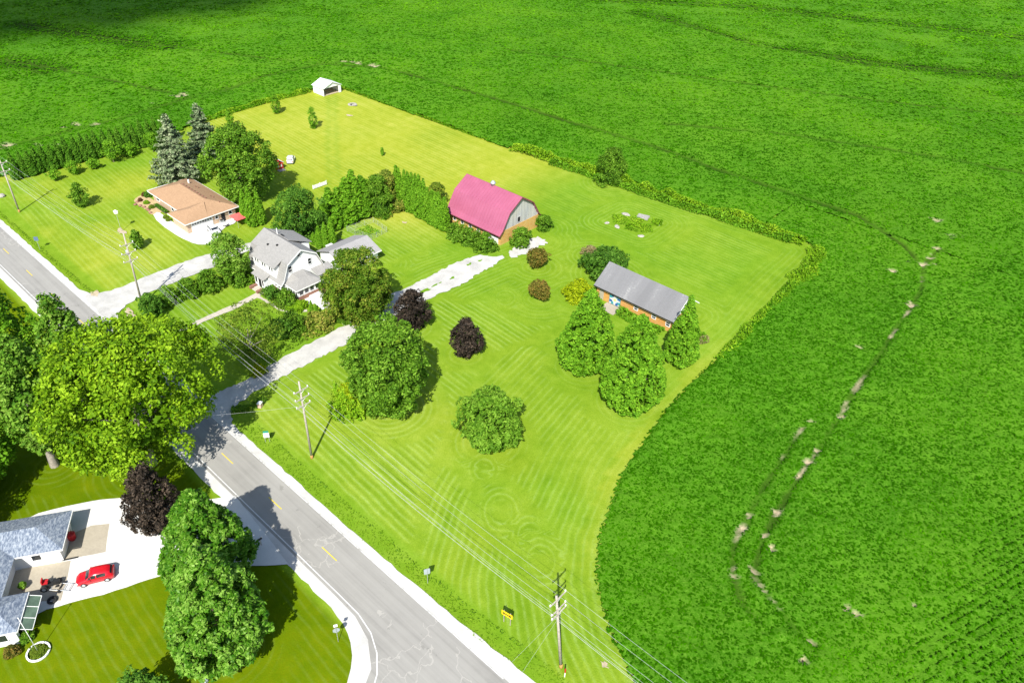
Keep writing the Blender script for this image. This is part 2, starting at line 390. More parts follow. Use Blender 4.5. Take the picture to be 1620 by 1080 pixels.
# ------------------------------------------------------------------ what grows where (world metres: X along the road, Y away from it)
# name, label, group, style, X, Y, R, H
TREES = [
 ('walnut_tree', 'huge yellow-green broad tree overhanging the road at the left', None, 'walnut', -88.48, 23.86, 11.02, 22.19),
 ('silver_maple', 'pale silvery green tree at the road edge beyond the huge yellow-green tree', None, 'silver', -108.52, 22.96, 3.61, 19.70),
 ('shade_tree', 'bright green tree cut by the left picture edge below the road', None, 'lefttree', -115.54, 17.22, 4.14, 21.00),
 ('ash_tree', 'light green leafy tree left of the huge yellow-green tree', None, 'ashleft', -98.23, 14.19, 5.18, 21.70),
 ('purple_leaf_maple', 'near black purple-leaved maple beside the white concrete drive', 'purple leaved maples', 'plum', -76.70, 18.89, 3.19, 11.24),
 ('front_maple', 'dense bright green maple nearest the red car, further one of the pair', None, 'front', -64.92, 19.93, 4.89, 14.94),
 ('front_maple', 'largest dense green maple in the foreground, nearer one of the pair', None, 'front', -55.05, 15.74, 5.05, 17.53),
 ('front_bush', 'green bush cut by the bottom picture edge below the foreground maples', None, 'deep', -54.13, 6.57, 2.38, 6.96),
 ('rust_tinted_maple', 'big round maple with rust tinted leaf tips in front of the white farmhouse', None, 'maple', -96.43, 67.42, 6.33, 13.54),
 ('purple_leaf_maple', 'dark purple-leaved maple on the edge of the farm drive', 'purple leaved maples', 'plum', -87.36, 72.38, 3.33, 7.67),
 ('purple_leaf_maple', 'small dark purple-leaved maple standing alone on the lawn', 'purple leaved maples', 'plum', -74.74, 73.49, 2.81, 7.37),
 ('dark_maple', 'large dark green round maple on the lawn beside the farm drive', None, 'darkmaple', -73.42, 54.96, 6.95, 15.63),
 ('golden_shrub', 'yellow-topped shrub at the foot of the large dark maple', None, 'golden', -77.16, 50.55, 3.54, 5.21),
 ('lawn_maple', 'medium green rounded maple alone in the middle of the front lawn', None, 'lawnmaple', -56.91, 60.46, 4.89, 8.85),
 ('rusty_shrub', 'small rust-brown round shrub next to the gravel by the barn', 'rusty round shrubs', 'rusty', -85.48, 104.76, 2.29, 3.84),
 ('rusty_shrub', 'small rust-brown round shrub in open lawn, nearer of the two', 'rusty round shrubs', 'rusty', -77.29, 95.93, 2.21, 3.53),
 ('linden_tree', 'dense bright green tree left of the pair before the grey-roofed shed', None, 'linden', -57.79, 85.26, 4.71, 15.45),
 ('linden_tree', 'dense bright green tree, largest and nearest before the grey-roofed shed', None, 'linden', -46.66, 82.78, 5.20, 17.07),
 ('hedge_tree', 'small round tree rising from the weedy back fence line', None, 'green', -99.33, 149.84, 3.97, 8.85),
 ('oak_tree', 'big dark green tree behind the brown-roofed ranch house', None, 'oak', -154.18, 79.11, 7.86, 16.96),
 ('yard_tree', 'dark bushy tree behind the grey gambrel roof of the farmhouse', None, 'deep', -129.47, 77.83, 5.22, 11.11),
 ('willow_tree', 'pale feathery tree at the left end of the farmhouse', None, 'feathery', -124.38, 58.66, 3.41, 9.98),
 ('apple_tree', 'sparse spreading apple tree in front of the farmhouse walk', None, 'sparse', -99.14, 46.98, 5.50, 10.33),
 ('mixed_shrub', 'olive green shrub tree at the turn of the tall evergreen hedge', None, 'green', -126.98, 97.04, 3.57, 8.86),
 ('mixed_shrub', 'pale cream-leaved shrub tree standing up inside the evergreen hedge', None, 'pale', -127.90, 100.68, 2.31, 9.10),
 ('mixed_shrub', 'low cream-flowered bush at the foot of the evergreen hedge corner', None, 'pale', -124.89, 100.91, 1.82, 2.51),
 ('mixed_shrub', 'dark blue-green bush at the hedge corner behind the lawn', None, 'deep', -126.11, 97.43, 1.72, 4.83),
 ('brown_shrub', 'dark brownish shrub behind the evergreen hedge near the barn', None, 'olive', -122.57, 111.25, 2.85, 4.13),
 ('shed_shrub', 'wide dark green shrub behind the left end of the grey-roofed shed', None, 'deep', -73.38, 112.55, 5.22, 4.73),
 ('golden_shrub', 'bright yellow-green low shrub left of the grey-roofed shed', None, 'gold', -72.52, 102.15, 3.35, 2.82),
 ('dead_bush', 'greyish brown dry bush beyond the left end of the grey-roofed shed', None, 'straw', -80.34, 116.25, 1.89, 2.20),
 ('barn_shrub', 'round green shrub at the right corner of the stone barn end', None, 'green', -94.15, 109.37, 2.53, 3.76),
 ('barn_shrub', 'green shrub at the far corner of the barn end wall', None, 'green', -95.38, 118.67, 2.21, 3.07),
 ('barn_shrub', 'leafy shrub under the leftmost barn windows', None, 'green', -106.41, 101.80, 2.35, 3.22),
 ('barn_shrub', 'leafy shrub under the middle barn windows', None, 'green', -102.58, 102.28, 2.87, 3.01),
 ('barn_shrub', 'leafy shrub just left of the white barn door', None, 'green', -97.93, 102.38, 2.42, 3.76),
 ('drive_bush', 'round dark green bush at the foot of the pole by the gravel side drive', None, 'deep', -123.54, 41.49, 2.05, 4.78),
 ('lilac_bush', 'dark green bush in the row along the side drive, nearest the pole', 'bushes along the side drive', 'green', -125.99, 45.92, 2.19, 3.14),
 ('lilac_bush', 'dark green bush in the middle of the row along the side drive', 'bushes along the side drive', 'green', -125.43, 49.56, 2.35, 3.43),
 ('lilac_bush', 'dark green bush in the row along the side drive, nearest the feathery tree', 'bushes along the side drive', 'green', -124.77, 53.42, 2.63, 4.00),
 ('house_bush', 'large green bush against the left front corner of the farmhouse', None, 'green', -122.75, 58.76, 2.94, 4.56),
 ('garden_bush', 'dark green bush left of the farmhouse front bed', None, 'deep', -113.55, 60.08, 1.39, 2.60),
 ('garden_bush', 'bright green bush in the middle of the farmhouse front bed', None, 'green', -109.16, 60.32, 1.82, 3.83),
 ('garden_bush', 'lime green low bush at the right of the farmhouse front bed', None, 'lime', -107.44, 61.29, 1.96, 1.16),
 ('garden_bush', 'flowering yellowish bush between the apple tree and the farm drive', None, 'flower', -99.81, 60.87, 3.37, 2.47),
 ('garden_bush', 'green bush on the left of the flowering bush near the farm drive', None, 'green', -101.47, 56.36, 2.29, 4.15),
 ('garden_bush', 'dark green low bush under the apple tree edge', None, 'deep', -101.63, 54.33, 1.83, 3.56),
 ('maple_skirt_bush', 'green bush below the rust tinted maple at the drive edge', None, 'green', -98.72, 65.71, 2.42, 0.69),
 ('drive_shrub', 'small yellow bush where the farm drive meets the apple tree shade', None, 'gold', -95.50, 45.83, 1.21, 1.86),
 ('young_tree', 'young leafy tree with dark shadow on the ranch lawn, larger of the two', 'young lawn trees', 'young', -176.94, 51.18, 1.94, 5.64),
 ('young_tree', 'young leafy tree beside the tall pole on the ranch lawn', 'young lawn trees', 'young', -149.63, 51.20, 1.32, 4.32),
 ('sapling', 'thin upright young tree on the pale back lawn, nearest the tyre tracks', 'saplings on the back lawn', 'sapling', -181.63, 118.04, 1.53, 5.92),
 ('sapling', 'thin upright young tree on the back lawn, nearest the white shed', 'saplings on the back lawn', 'sapling', -198.84, 117.22, 1.41, 5.90),
 ('sapling', 'thin upright young tree on the back lawn, nearest the spruces', 'saplings on the back lawn', 'sapling', -198.45, 101.71, 1.17, 5.16),
 ('sapling', 'tiny bare sapling in the middle of the back lawn', 'saplings on the back lawn', 'sapling', -152.75, 119.49, 0.51, 2.13),
 ('fruit_tree', 'small fruit tree before the evergreen row, nearest the left edge', 'fruit trees before the evergreen row', 'fruit', -195.25, 52.58, 1.23, 2.63),
 ('fruit_tree', 'small fruit tree before the evergreen row, second from the left edge', 'fruit trees before the evergreen row', 'fruit', -195.85, 57.31, 1.72, 3.16),
 ('fruit_tree', 'small fruit tree before the evergreen row, third from the left edge', 'fruit trees before the evergreen row', 'fruit', -195.87, 62.26, 1.43, 2.53),
 ('fruit_tree', 'largest pale fruit tree before the middle of the evergreen row', 'fruit trees before the evergreen row', 'fruit', -196.89, 67.51, 2.58, 5.43),
 ('fruit_tree', 'small fruit tree before the evergreen row, second from the spruces', 'fruit trees before the evergreen row', 'fruit', -197.49, 72.24, 2.14, 2.94),
 ('fruit_tree', 'yellowish fruit tree right beside the grey spruces', 'fruit trees before the evergreen row', 'fruit', -196.28, 77.80, 1.83, 4.87),
]
TREES.append(('shade_tree', 'tall broad tree just outside the left picture edge shading the lawn corner', None, 'lefttree', -95.5, -2.5, 8.0, 17.0))
TREES.append(('shade_tree', 'dark tree outside the left picture edge behind the blue-roofed house', None, 'lefttree', -101.5, 6.0, 7.0, 16.0))
CONIFERS = [
 ('spruce_tree', 'grey-green spruce with bare lower trunk, nearer of the two', 'grey spruces', 'spruce', -172.24, 72.67, 4.11, 17.80),
 ('spruce_tree', 'grey-green spruce behind the first, further of the two', 'grey spruces', 'spruce', -180.00, 84.16, 3.96, 15.53),
 ('shed_arborvitae', 'tall dense conical evergreen at the right end of the grey-roofed shed', None, 'bigcone', -46.91, 98.35, 3.25, 13.47),
]

# ------------------------------------------------------------------ ground, lawn, field
def leaves(C, D, size, r, up=.35, elong=1.35, scatter=.55, v=None):
    """leaf cards at C with outward directions D"""
    n = len(C)
    nrm = D+np.array([0, 0, up])+r.normal(size=(n, 3))*scatter
    nrm /= np.linalg.norm(nrm, axis=1, keepdims=True)
    t = r.normal(size=(n, 3)); t -= nrm*(t*nrm).sum(1, keepdims=True); t /= np.linalg.norm(t, axis=1, keepdims=True)+1e-9
    b = np.cross(nrm, t)
    s = (size*(.55+.75*r.random(n)))[:, None]*.5
    V = np.stack([C-t*s*elong, C-b*s*.8+nrm*s*.12, C+t*s*elong, C+b*s*.8+nrm*s*.12], 1).reshape(-1, 3)
    return V
def structure(o): o['kind'] = 'structure'; return o
def inpoly(P, x, y):
    c = np.zeros(x.shape, bool); n = len(P); j = n-1
    for i in range(n):
        xi, yi = P[i]; xj, yj = P[j]
        hit = ((yi > y) != (yj > y)) & (x < (xj-xi)*(y-yi)/(yj-yi+1e-12)+xi)
        c ^= hit; j = i
    return c
def dpoly(P, x, y, closed=False):
    d = np.full(x.shape, 1e9); m = len(P)
    for i in range(m if closed else m-1):
        ax, ay = P[i]; bx, by = P[(i+1) % m]; ux, uy = bx-ax, by-ay
        t = np.clip(((x-ax)*ux+(y-ay)*uy)/(ux*ux+uy*uy+1e-9), 0, 1)
        d = np.minimum(d, np.hypot(x-ax-t*ux, y-ay-t*uy))
    return d
def vnoise(x, y, scale, seed):
    r = np.random.default_rng(seed); T = r.random((256, 256))
    u = x/scale; v = y/scale; i = np.floor(u).astype(int); j = np.floor(v).astype(int); fu = u-i; fv = v-j
    fu = fu*fu*(3-2*fu); fv = fv*fv*(3-2*fv)
    a = T[i % 256, j % 256]; b = T[(i+1) % 256, j % 256]; c = T[i % 256, (j+1) % 256]; d = T[(i+1) % 256, (j+1) % 256]
    return (a*(1-fu)+b*fu)*(1-fv)+(c*(1-fu)+d*fu)*fv

PROPERTY = [(-206.5, 36.0), (-205.3, 60.0), (-203.6, 86.0), (-206.6, 96.0), (-208.6, 118.0), (-208.6, 139.0), (-206.0, 145.2), (-170.0, 146.0), (-133.2, 147.0),
            (-112.0, 151.6), (-97.0, 152.8), (-72.0, 154.2), (-49.0, 155.4), (-45.6, 152.0), (-45.0, 139.0), (-43.6, 121.0), (-42.6, 108.0),
            (-42.4, 97.0), (-41.6, 85.2), (-38.7, 69.0), (-34.15, 57.6), (-30.3, 51.9), (-25.0, 47.3), (-19.2, 44.3), (-8.0, 41.0), (20.0, 38.5), (60.0, 38.0),
            (300.0, 38.0), (300.0, -300.0), (-600.0, -300.0), (-600.0, 36.0)]

structure(mobj('ground', [(-4000, -4000, -.25), (4000, -4000, -.25), (4000, 4000, -.25), (-4000, 4000, -.25)], [(0, 1, 2, 3)], MT['far_ground']))

def grid(x0, x1, y0, y1, s):
    nx = int(round((x1-x0)/s))+1; ny = int(round((y1-y0)/s))+1
    X, Y = np.meshgrid(np.linspace(x0, x1, nx), np.linspace(y0, y1, ny), indexing='ij')
    a = np.arange(nx*ny).reshape(nx, ny)
    Q = np.stack([a[:-1, :-1], a[1:, :-1], a[1:, 1:], a[:-1, 1:]], -1).reshape(-1, 4)
    return X.ravel(), Y.ravel(), Q

def build_lawn():
    X, Y, Q = grid(-232, 40, -44, 164, 1.0)
    # distance from whatever the mower has to go round
    d = np.full(X.shape, 1e9)
    for t in TREES:
        if t[3] in ('green', 'deep', 'gold', 'straw', 'flower', 'lime', 'golden', 'pale') and t[6] < 1.5: continue
        d = np.minimum(d, np.hypot(X-t[4], Y-t[5])-t[6]*.75)
    for x0, x1, y0, y1 in ((-113, -97, 106, 118.4), (-70.5, -52, 103.5, 113.5), (-87.5, -78, 131.5, 140.5), (-125, -108, 62, 84), (-169, -148, 62, 74)):
        d = np.minimum(d, np.hypot(np.maximum(np.maximum(x0-X, X-x1), 0), np.maximum(np.maximum(y0-Y, Y-y1), 0)))
    dr = [(-95, 46), (-95.5, 57), (-95.5, 65), (-96, 75), (-96, 88), (-92, 114)]
    d = np.minimum(d, dpoly(dr, X, Y)-3)
    d = np.minimum(d, dpoly(PROPERTY[7:28], X, Y))
    wv = .9*vnoise(X, Y, 26, 61)+.25*vnoise(X, Y, 9, 62)
    mow = Y+.06*X+wv
    amp = .15+.75*vnoise(X, Y, 9, 63)
    main = X > -108
    db = dpoly(PROPERTY[15:26], X, Y)                                   # swaths that follow the curved field edge
    amp = np.where(main & (db < 26) & (X > -74), amp*.6, amp)
    mow = np.where(main & (db < 30-.2*np.abs(Y-75)) & (X > -74) & (Y < 100), db+wv*.8, mow)
    ring = main & (d < np.where(Y > 84, 7.0, 2.6)+3*(vnoise(X, Y, 9, 64)-.5))
    mow = np.where(ring, d+wv*1.1, mow); amp = np.where(ring, amp*.6, amp)
    # turning loops left by the mower
    for cx, cy, r in ((-53.58, 56.04)+(3.2,), (-46.49, 52.08)+(4.2,), (-40.91, 51.75)+(3.0,), (-37.33, 49.75)+(3.4,), (-82.24, 91.81)+(3.4,)):
        q = np.hypot((X-cx)*1.1+.4*(Y-cy), Y-cy); k = (q < r*1.15) & (q > r*.25)
        mow = np.where(k, q*1.15+wv*1.1, mow); amp = np.where(k, .34, amp)
    amp = np.where(main & (Y < 62) & (X > -92), .35+amp*.65, amp)
    amp = np.where(main, amp, amp*.8)
    amp = np.where(Y < 27, .06+.2*vnoise(X, Y, 8, 66), amp)
    amp = np.where((Y < 39.6) & (Y > 26), .0, amp)
    sm = lambda e0, e1, v: np.clip((v-e0)/(e1-e0), 0, 1)
    n = vnoise(X, Y, 14, 3)*.6+vnoise(X, Y, 5, 4)*.4
    dry = .10+.30*(n-.3)
    dry = dry+.80*sm(88, 100, Y)*sm(-104, -122, X)+.75*sm(-134, -142, X)*sm(95, 85, Y)*(n-.12)
    dry = dry+.22*sm(-105, -95, X)*sm(90, 60, Y)*n*1.2
    dry = np.where((Y < 39.5) & (Y > 34), dry*.4, dry)
    # wheel tracks to the white shed and round the field edge
    tr = np.minimum(dpoly([(-200.01, 136.91), (-164.90, 110.57), (-146.67, 97.89)], X, Y), dpoly([(-200.14, 139.45), (-168.70, 116.34), (-146.75, 100.43)], X, Y))
    dry = np.where(tr < .7, dry-.35, dry)
    bare = dpoly([(-43.8, 108), (-42.6, 97), (-41.8, 85), (-39, 69), (-34.6, 57.6), (-30.6, 52)], X, Y)
    dry = np.where(bare < 1.6, dry+.35*n, dry)
    nx_ = 273; ny_ = len(X)//nx_
    gx, gy = np.gradient(mow.reshape(nx_, ny_)); amp = np.where((np.hypot(gx, gy) > 1.5).ravel(), 0.0, amp)
    Z = .06*(vnoise(X, Y, 9, 8)-.5)-.06
    Z = Z-.10*np.exp(-((Y-38.0)/1.1)**2)*(X < -30)                          # roadside ditch
    Z = np.where((Y > 26) & (Y < 36.4), -.06, Z)
    o = bpy.data.objects.new('lawn', npmesh('lawn', np.stack([X, Y, Z], -1), 4, MT['lawn'], {'mow': ('POINT', mow), 'dry': ('POINT', np.clip(dry, 0, 1)), 'amp': ('POINT', amp), 'lot': ('POINT', (Y < 27).astype(float))}, Q, True))
    link(o); structure(o)
build_lawn()

TRACKS = [
 ([(-23.47, 96.61), (-23.01, 90.14), (-22.21, 81.42), (-21.35, 74.89), (-20.66, 70.78), (-19.74, 67.57), (-18.29, 64.93), (-15.45, 61.82), (-12.33, 60.52)], .20, .62),
 ([(-26.89, 173.51), (-27.07, 163.66), (-24.22, 153.40), (-23.21, 145.94), (-22.55, 131.83), (-22.00, 125.64), (-21.10, 109.20), (-20.30, 102.92), (-19.78, 96.65), (-19.57, 90.53), (-19.18, 83.99), (-18.67, 78.38), (-18.29, 75.54), (-18.06, 73.26), (-17.14, 69.50), (-15.92, 66.14), (-13.84, 64.94), (-11.89, 64.23), (-9.43, 63.04), (-6.22, 62.38)], .22, .70),
 ([(-199.00, 218.24), (-163.35, 230.85), (-120.49, 247.04), (-80.03, 263.37), (-52.19, 277.06), (-36.03, 287.45)], .75, .9),
 ([(-197.21, 309.57), (-134.37, 297.35), (-89.28, 311.50), (-46.54, 333.07)], .8, .9),
 ([(-110.15, 177.80), (-81.15, 176.45), (-58.47, 176.54), (-45.78, 176.41), (-32.92, 169.06), (-28.62, 164.37)], .5, .9),
 ([(-111.99, 195.49), (-81.66, 214.82), (-45.04, 229.19), (-23.94, 235.01)], .6, .85),
 ([(-229.74, 314.43), (-172.19, 357.96), (-62.14, 400.72)], .8, .7),
 ([(-351.97, 100.52), (-295.88, 122.42), (-243.34, 148.13), (-209.41, 169.90), (-158.57, 174.45), (-133.40, 175.10), (-109.88, 177.40)], .75, .9),
 ([(-307.26, 78.40), (-274.66, 90.90), (-237.10, 103.13)], .7, .9),
 ([(-225.78, 113.57), (-231.35, 134.24), (-230.21, 152.49), (-227.12, 163.79), (-216.25, 167.88)], .7, .8),
 ([(-309.16, 83.10), (-290.13, 84.27), (-300.09, 81.90), (-226.02, 52.98)], .2, .0),
 ([(-224.96, 50.31), (-224.73, 66.20), (-224.70, 81.98), (-227.58, 102.89), (-229.27, 118.93)], .6, .7),
 ([(-59.17, 145.46), (-48.91, 142.91), (-40.65, 143.22)], .3, .0),
]
SPOTS = [(-32.22, 186.96)+(1.5,1.0), (-25.89, 182.77)+(1.6,.8), (-27.40, 172.99)+(1.4,.5), (-27.28, 168.39)+(1.3,.7), (-27.27, 163.47)+(1.1,.8), (-30.73, 155.97)+(1.0,.7), (-29.92, 161.93)+(.7,.5), (-23.57, 145.58)+(1.1,.8),
 (-22.55, 131.83)+(.7,.4), (-25.34, 123.94)+(.7,.4), (-20.43, 103.22)+(.7,.5), (-23.31, 98.78)+(.7,.4), (-23.48, 96.40)+(.6,.35), (-19.68, 92.98)+(.7,.5), (-19.71, 90.40)+(.9,.6), (-19.54, 87.03)+(.5,.4), (-18.69, 78.04)+(.8,.35), (-17.97, 73.07)+(.6,.4),
 (-16.46, 71.52)+(.7,.4), (-16.44, 66.95)+(.9,.3), (-21.24, 74.69)+(.4,.4), (-20.85, 72.36)+(.6,.35), (-20.71, 70.88)+(.35,.35), (-6.93, 62.59)+(.8,.45), (-6.20, 59.62)+(.8,.35), (-4.23, 69.93)+(.9,.55), (-5.52, 69.66)+(.5,.4), (0.38, 75.96)+(.4,.3), (-15.83, 101.63)+(.5,.3),
 (-222.77, 166.31)+(2.4,1.3), (-216.84, 168.35)+(2.0,.8), (-227.12, 163.79)+(1.2,.7), (-231.88, 105.20)+(2.2,1.2), (-231.81, 102.65)+(1.4,.8), (-230.76, 94.42)+(1.2,.5), (-228.89, 86.73)+(1.0,.5), (-225.09, 74.95)+(1.1,.5), (-228.39, 71.45)+(1.4,.7), (-227.71, 67.91)+(.9,.5), (-225.22, 52.54)+(2.0,1.0), (-224.41, 50.88)+(1.5,.8), (-220.34, 58.29)+(1.2,.6), (-216.78, 61.38)+(1.0,.6), (-236.40, 58.72)+(1.5,.35), (-58.07, 375.97)+(1.2,.7), (-51.68, 350.60)+(1.2,.7), (-26.17, 164.94)+(.8,.4)]

def canopy(X, Y, s, jag, r):
    edge = dpoly(PROPERTY[:27], X, Y)
    h = .60+.16*(vnoise(X, Y, 7, 21)-.5)+.22*(vnoise(X, Y, 1.1, 22)-.5)+(r.random(X.shape)-.5)*jag
    corner = np.clip((X-.5-.05*(Y-66))/4, 0, 1)*np.clip((125-Y)/20, 0, 1)     # rows not yet closed near the corner
    rowv = np.sin((X*.934-Y*.358)*2*math.pi/.92)*corner
    if s < .6: h = h+rowv*.24
    hv = vnoise(X, Y, 30, 31)*.5+vnoise(X, Y, 11, 32)*.5
    hv = np.clip((hv-.42)*2.2, 0, 1)
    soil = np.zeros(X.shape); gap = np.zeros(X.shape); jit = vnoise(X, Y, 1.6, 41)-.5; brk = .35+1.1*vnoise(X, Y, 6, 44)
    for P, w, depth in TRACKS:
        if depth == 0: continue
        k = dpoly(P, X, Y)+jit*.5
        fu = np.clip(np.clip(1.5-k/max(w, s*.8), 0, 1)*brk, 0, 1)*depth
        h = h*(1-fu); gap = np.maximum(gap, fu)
        if w < .3: soil = np.maximum(soil, np.clip(1.1-k/.22, 0, 1)*np.clip((vnoise(X, Y, 2.6, 47)-.64)*7, 0, 1)*.75)
    n1 = 1.9*(vnoise(X, Y, .8, 45)-.5)+1.2*(vnoise(X, Y, .33, 46)-.5)
    for cx, cy, a, b in SPOTS:
        q = np.hypot((X-cx)/(a*.72), (Y-cy)/(b*1.05))+n1
        f = np.clip((.95-q)*2.5, 0, 1)
        soil = np.maximum(soil, f); h = h*(1-.92*f)
    h = np.where(edge < .5, h*.55+.05, h)
    return np.maximum(h, .02), soil, hv, gap
def build_field(name, x0, x1, y0, y1, s, holes, jag):
    X, Y, Q = grid(x0, x1, y0, y1, s)
    r = np.random.default_rng(int(s*1000))
    inside = inpoly(PROPERTY, X, Y)
    Z, soil, hv, gap = canopy(X, Y, s, jag, r)
    keep = ~inside[Q].any(1)
    for hx0, hx1, hy0, hy1 in holes:
        cxm = X[Q].mean(1); cym = Y[Q].mean(1)
        keep &= ~((cxm > hx0) & (cxm < hx1) & (cym > hy0) & (cym < hy1))
    Q = Q[keep]; used = np.unique(Q); rm = np.zeros(len(X), np.int32); rm[used] = np.arange(len(used))
    V = np.stack([X, Y, Z], -1)[used]
    if s < 1.5:
        V[:, :2] += (r.random((len(V), 2))-.5)*s*.5
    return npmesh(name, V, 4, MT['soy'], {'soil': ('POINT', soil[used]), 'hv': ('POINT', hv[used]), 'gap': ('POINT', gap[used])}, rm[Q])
FN = (-60, 60, 36, 172); FM = (-280, 120, 36, 300)
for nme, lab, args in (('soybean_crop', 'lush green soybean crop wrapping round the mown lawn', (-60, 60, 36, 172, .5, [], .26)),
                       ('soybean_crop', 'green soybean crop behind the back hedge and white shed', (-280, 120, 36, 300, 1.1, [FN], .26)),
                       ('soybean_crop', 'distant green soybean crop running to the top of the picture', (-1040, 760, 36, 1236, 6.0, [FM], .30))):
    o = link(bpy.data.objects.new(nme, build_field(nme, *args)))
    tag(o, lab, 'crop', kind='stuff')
SOYVIEW = [(-450, 60), (-440, 150), (-100, 540), (-40, 540), (70, 70), (70, 34), (-300, 34)]    # the part of the field round the farm
def soy_leaves(d0, d1, dens, leaf, seed):
    r = np.random.default_rng(seed); x0, x1, y0, y1 = -450, 70, 34, 540
    n = int((x1-x0)*(y1-y0)*dens); X = x0+(x1-x0)*r.random(n); Y = y0+(y1-y0)*r.random(n)
    D = np.hypot(X, Y)+(r.random(n)-.5)*40
    k = (D > d0) & (D < d1); X = X[k]; Y = Y[k]
    k = inpoly(SOYVIEW, X, Y); X = X[k]; Y = Y[k]
    k = ~inpoly(PROPERTY, X, Y); X = X[k]; Y = Y[k]
    Z, soil, hv, gap = canopy(X, Y, .4 if leaf < .45 else .9, .0, r)
    k = (soil < .3) & (r.random(len(X)) < np.clip((Z-.06)/.42, .03, 1)) & (r.random(len(X)) > gap*1.1); X = X[k]; Y = Y[k]; Z = Z[k]; hv = hv[k]
    n = len(X); C = np.stack([X, Y, Z+(r.random(n)-.35)*.20], -1)
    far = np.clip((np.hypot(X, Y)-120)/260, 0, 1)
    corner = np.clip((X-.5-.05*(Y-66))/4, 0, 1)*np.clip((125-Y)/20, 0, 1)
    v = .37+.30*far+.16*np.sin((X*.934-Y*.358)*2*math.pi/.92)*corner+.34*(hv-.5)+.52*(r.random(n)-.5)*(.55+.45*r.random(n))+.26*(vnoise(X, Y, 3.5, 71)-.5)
    return leaves(C, np.tile([0, 0, .9], (n, 1)), leaf, r, .6, 1.25, .24), np.clip(v, 0, 1)
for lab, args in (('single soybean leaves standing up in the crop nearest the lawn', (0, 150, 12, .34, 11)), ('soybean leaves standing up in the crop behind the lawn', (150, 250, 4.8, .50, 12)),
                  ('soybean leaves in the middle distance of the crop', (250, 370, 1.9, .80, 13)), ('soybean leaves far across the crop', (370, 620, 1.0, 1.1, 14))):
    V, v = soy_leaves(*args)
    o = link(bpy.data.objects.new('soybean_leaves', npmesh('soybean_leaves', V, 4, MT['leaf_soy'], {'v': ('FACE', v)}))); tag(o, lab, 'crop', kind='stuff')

# ------------------------------------------------------------------ roads, drives, walks
def wobble(P, amp, seg=1.2, seed=1, closed=True):
    r = np.random.default_rng(seed); out = []
    n = len(P)
    for i in range(n):
        a = np.array(P[i]); b = np.array(P[(i+1) % n]); L = np.hypot(*(b-a)); k = max(1, int(L/seg))
        for j in range(k): out.append(a+(b-a)*j/k+(r.random(2)-.5)*2*amp)
    return out
def patch(name, P, z, mat, amp=0.0, seed=1, parent=None, seg=1.2):
    Q = wobble(P, amp, seg, seed) if amp else P
    return mobj(name, [(p[0], p[1], z) for p in Q], [tuple(range(len(Q)))], mat, parent)
def smooth(P, it=2):
    for _ in range(it):
        R = []
        for i in range(len(P)):
            a = P[i]; b = P[(i+1) % len(P)]
            R += [(a[0]*.75+b[0]*.25, a[1]*.75+b[1]*.25), (a[0]*.25+b[0]*.75, a[1]*.25+b[1]*.75)]
        P = R
    return P
road = structure(patch('road', [(-620, 28.55), (-52, 28.55), (-48, 28.45), (-44.6, 27.6), (-41.5, 25.6), (-39.4, 22.0), (-38.8, 15), (-38.6, -200), (-31.6, -200), (-31.2, 16), (-30.2, 22), (-27, 26.5), (-21, 28.6), (240, 28.6), (240, 34.95), (-30, 34.95), (-620, 34.95)], .016, MT['asphalt']))
structure(patch('road_shoulder', [(-620, 34.7), (-34, 34.7), (-24, 34.9), (240, 34.7), (240, 36.4), (-18, 37.0), (-26, 37.1), (-36, 36.6), (-52, 36.1), (-620, 36.0)], .006, MT['gravel_shoulder'], .12, 3))
structure(patch('road_shoulder', [(-620, 27.2), (-51, 27.2), (-47, 26.6), (-44.4, 25.2), (-42.2, 22.8), (-41.2, 16), (-41.0, -100), (-38.5, -100), (-38.5, 15), (-39.2, 22), (-41.3, 25.8), (-44.5, 27.8), (-48, 28.8), (-620, 28.8)], .010, MT['gravel_shoulder'], .12, 4))
for k in range(-8, 19):
    xc = -167.3+12.195*k
    if xc > -48: break
    patch('centre_dash', [(xc-1.55, 31.70), (xc+1.55, 31.70), (xc+1.55, 31.83), (xc-1.55, 31.83)], .021, MT['road_yellow'], parent=road)
patch('edge_line', [(-600, 34.78), (-30, 34.78), (-30, 34.9), (-600, 34.9)], .021, MT['road_white'], parent=road)
el = [(-600, 28.85), (-52, 28.9), (-48, 28.85), (-45, 28.3), (-42.6, 27.2), (-40.6, 25.6), (-39.2, 23.6), (-38.4, 20), (-38.2, 10)]
el2 = [(x+.02, y+.13) for x, y in el[:4]]+[(x+.10, y+.10) for x, y in el[4:6]]+[(x+.14, y+.03) for x, y in el[6:]]
patch('edge_line', el+el2[::-1], .021, MT['road_white'], parent=road)
structure(patch('farm_driveway', smooth([(-95.06, 35.39), (-96.26, 38.94), (-95.71, 42.83), (-96.30, 48.59), (-96.82, 57.97), (-96.58, 66.18), (-96.70, 71.92), (-99.23, 76.20), (-98.19, 79.81), (-98.36, 83.60), (-98.35, 89.10), (-98.72, 94.48), (-97.59, 97.83), (-97.20, 100.49), (-94.77, 100.66), (-93.50, 104.20), (-91.88, 99.15), (-92.36, 94.40), (-91.40, 90.54), (-91.83, 87.78), (-92.76, 78.25), (-92.65, 72.66), (-92.06, 62.65), (-92.15, 54.61), (-92.27, 45.97), (-92.11, 42.11), (-91.25, 39.09), (-89.86, 36.73), (-84.53, 35.24), (-88.90, 34.87)], 1), .022, MT['gravel'], .30, 5, seg=.55))
